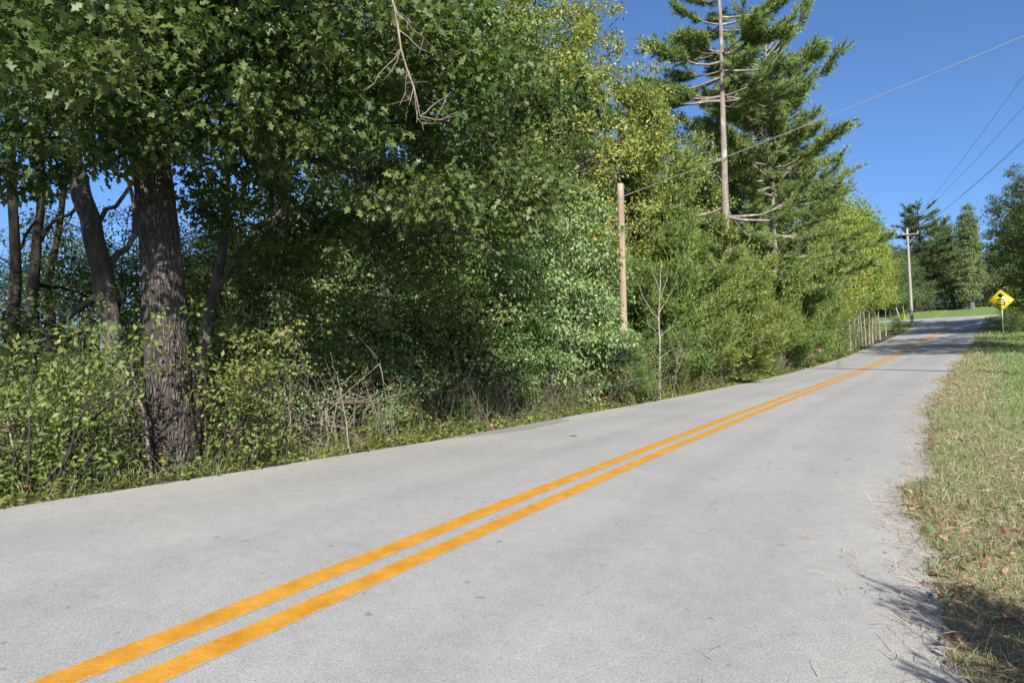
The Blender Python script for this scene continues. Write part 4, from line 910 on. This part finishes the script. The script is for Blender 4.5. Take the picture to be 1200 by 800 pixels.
# ------------------------------------------------------------------ grass, ground cover, fallen leaves
def scatter(rng, s0, s1, n, dmin, dmax, side, power=1.0):
    s = rng.uniform(s0, s1, n); d = dmin+(dmax-dmin)*rng.random(n)**power; c = course(s)
    t = -(c[:, 5]+d) if side < 0 else c[:, 3]+d
    x, y = road_xy(s, t); return np.stack([x, y, ground_st(s, t)], 1), d, s
def blades(rng, P, length, width, lean, mat=None):
    D = unit(rng.normal(size=P.shape)*lean+np.array([0, 0, 1])); L = length*rng.uniform(.5, 1.3, len(P))
    return cloud(P, D, rng.normal(size=P.shape), L, BLADE, width/L)
rng = np.random.default_rng(91)
VV, FF, n0 = [], [], 0
for s0, s1, n, dmax, ln, w in [(1.5, 7, 40000, 2.2, .06, .0045), (7, 14, 48000, 3.6, .075, .006), (14, 26, 36000, 6, .09, .010), (26, 46, 34000, 8, .12, .018), (46, 69, 12000, 8, .15, .03)]:
    P, d, s = scatter(rng, s0, s1, n, -.25, dmax, -1)
    keep = (d > -.1+noise2(s, s*0+9, .8, 5)*.16) & (rng.random(n) < .35+.65*sm(-.3, 1.3, d+.5*noise2(P[:, 0], P[:, 1], 1.5, 3)))
    P = P[keep]; V, Fc = blades(rng, P, ln*(1+.5*noise2(P[:, 0], P[:, 1], 1.2, 3)), w, .75); VV.append(V); FF.append(Fc+n0); n0 += len(V)
stuff(tag(obj("verge_grass", mesh("verge_grass", np.concatenate(VV), np.concatenate(FF), M['grass'])), "short green and straw coloured grass of the right verge", "grass"))
VV, FF, n0 = [], [], 0
for s0, s1, n, dmax, ln, w in [(2, 8, 13000, 1.3, .12, .0035), (8, 16, 10000, 1.3, .13, .005), (16, 40, 8000, 1.2, .15, .010)]:
    P, d, s = scatter(rng, s0, s1, n, -.75, dmax, -1, 1.5)
    keep = (d > -.16+noise2(s, s*0+9, .8, 5)*.22+rng.normal(size=n)*.06) | (rng.random(n) < .012)
    P[:, 2] = np.maximum(P[:, 2], road_z(s, -(course(s)[:, 5]+d))-(d > .2)*9)
    P = P[keep]+[0, 0, .012]; D = unit(rng.normal(size=P.shape)*np.array([1, 1, .16])+np.array([0, 0, .10])); L = ln*rng.uniform(.4, 1.3, len(P))
    V, Fc = cloud(P, D, np.array([0, 0, 1.])+rng.normal(size=P.shape)*.4, L, BLADE, w/L); VV.append(V); FF.append(Fc+n0); n0 += len(V)
stuff(tag(obj("dry_grass", mesh("dry_grass", np.concatenate(VV), np.concatenate(FF), M['straw'])), "dry mown straw lying along the ragged asphalt edge", "grass"))
P, d, s = scatter(rng, 1.5, 30, 2300, -.12, 3.2, -1, 1.3); P2, d2, s2 = scatter(rng, 1.5, 7.5, 900, -.1, 1.6, -1, 1.2); P = np.concatenate([P, P2]); P[:, 2] += .03
V, Fc = cloud(P, unit(rng.normal(size=P.shape)*np.array([1, 1, .35])), np.array([0, 0, 1.])+rng.normal(size=P.shape)*.6, rng.uniform(.025, .062, len(P)), LOBED)
stuff(tag(obj("leaf_litter", mesh("leaf_litter", V, Fc, M['litter'])), "small brown leaves scattered through the verge grass", "leaves"))
# left edge: low bright ground cover, grasses and weed stalks
P, d, s = scatter(rng, .5, 46, 30000, -.03, 1.5, 1, 1.5); hgt = rng.random(len(P))**1.5*(.05+.26*sm(0, .8, d)); P[:, 2] += .01+hgt
V, Fc = cloud(P, rng.normal(size=P.shape)*np.array([1, 1, .3]), np.array([0, 0, 1.])+rng.normal(size=P.shape)*.5, rng.uniform(.025, .07, len(P))*(1+s/40), OVAL)
stuff(tag(obj("ground_cover", mesh("ground_cover", V, Fc, M['edge_green'])), "low bright green ground cover along the left asphalt edge", "ground cover"))
P, d, s = scatter(rng, .5, 50, 14000, -.02, 1.6, 1, 1.3)
V, Fc = blades(rng, P, (.1+.22*sm(0, 1, d)), .006, .5)
stuff(tag(obj("edge_grass", mesh("edge_grass", V, Fc, M['grass'])), "tufts of wild grass along the left asphalt edge", "grass"))
P, d, s = scatter(rng, 5, 48, 4200, .3, 2.6, 1); P = P[rng.random(len(P)) < .35+.65*sm(8, 12, s)]
D = unit(rng.normal(size=P.shape)*.42+np.array([0, 0, 1])); L = rng.uniform(.35, 1.25, len(P)); m = MB(); E1 = P+D*L[:, None]
m.prisms(P, E1, .004, .0018)
for _ in range(3): B1 = P+D*(L*rng.uniform(.4, .95, len(P)))[:, None]; m.prisms(B1, B1+unit(D+rng.normal(size=P.shape)*.7)*rng.uniform(.08, .3, (len(P), 1)), .0022, .001)
stuff(tag(obj("weed_stalks", m.build("weed_stalks", M['dead'])), "dry weed stalks in the thicket along the left edge", "weeds"))
# leaf litter and low leaves on the floor of the wood
P, d, s = scatter(rng, -2, 40, 16000, .8, 16, 1); P[:, 2] += .02+rng.random(len(P))**3*.5
V, Fc = cloud(P, rng.normal(size=P.shape)*np.array([1, 1, .4]), np.array([0, 0, 1.])+rng.normal(size=P.shape)*.6, rng.uniform(.06, .12, len(P)), OVAL)
stuff(tag(obj("forest_floor_plants", mesh("forest_floor_plants", V, Fc, M['green_leaf'])), "low plants covering the shaded floor of the wood", "ground cover"))

# single fallen leaves lying on the asphalt, and the big curled one at the verge
def curled_leaf(label, x, y, z, size, rot, seed, cat="leaf"):
    r = np.random.default_rng(seed); tv, tf_ = LOBED
    V = tv*np.array([1, 1.1, 1]); V = np.stack([V[:, 0]-.5, V[:, 1], .9*V[:, 1]**2+.35*(V[:, 0]-.5)**2+r.normal(size=len(V))*.03], 1)*size
    c, s_ = math.cos(rot), math.sin(rot); V = V @ np.array([[c, s_, 0], [-s_, c, 0], [0, 0, 1]])
    V[:, 2] -= V[:, 2].min()
    o = obj("fallen_leaf", mesh("fallen_leaf", V, tf_, M['litter']), loc=(x, y, z+.004)); return tag(o, label, cat)
def on_road(px, py):
    d = ray(px, py); lo = 1.0
    for Zq in np.arange(1.5, 60, .02):
        p = np.array([0, 0, CAM_H])+d*Zq; s_, t_ = to_st([p[0]], [p[1]])
        if p[2] <= road_z(s_, t_)[0]: return p
    return p
def on_ground(px, py):
    d = ray(px, py)
    for Zq in np.arange(1.5, 60, .03):
        p = np.array([0, 0, CAM_H])+d*Zq
        if p[2] <= gz(p[0], p[1]): return p
    return p
p = on_road(672, 511); curled_leaf("single pale brown leaf lying on the far lane", p[0], p[1], p[2], .13, .5, 1)
p = on_ground(1102, 796); curled_leaf("large curled tan leaf at the edge of the asphalt in the sapling's shadow", p[0], p[1], p[2]+.01, .15, 2.4, 2)
p = on_ground(1186, 736); curled_leaf("large crumpled tan leaf lying in the verge grass", p[0], p[1], p[2]+.03, .13, .4, 3)
for k, (px, py) in enumerate([(1038, 648), (1046, 664), (1032, 702), (1050, 610), (1052, 588), (1044, 735), (1010, 690)]):
    p = on_road(px, py); o = curled_leaf("tiny brown leaf scrap on the asphalt near the verge", p[0], p[1], p[2], .03, k*1.3, 10+k); o['group'] = "leaf scraps on the asphalt"
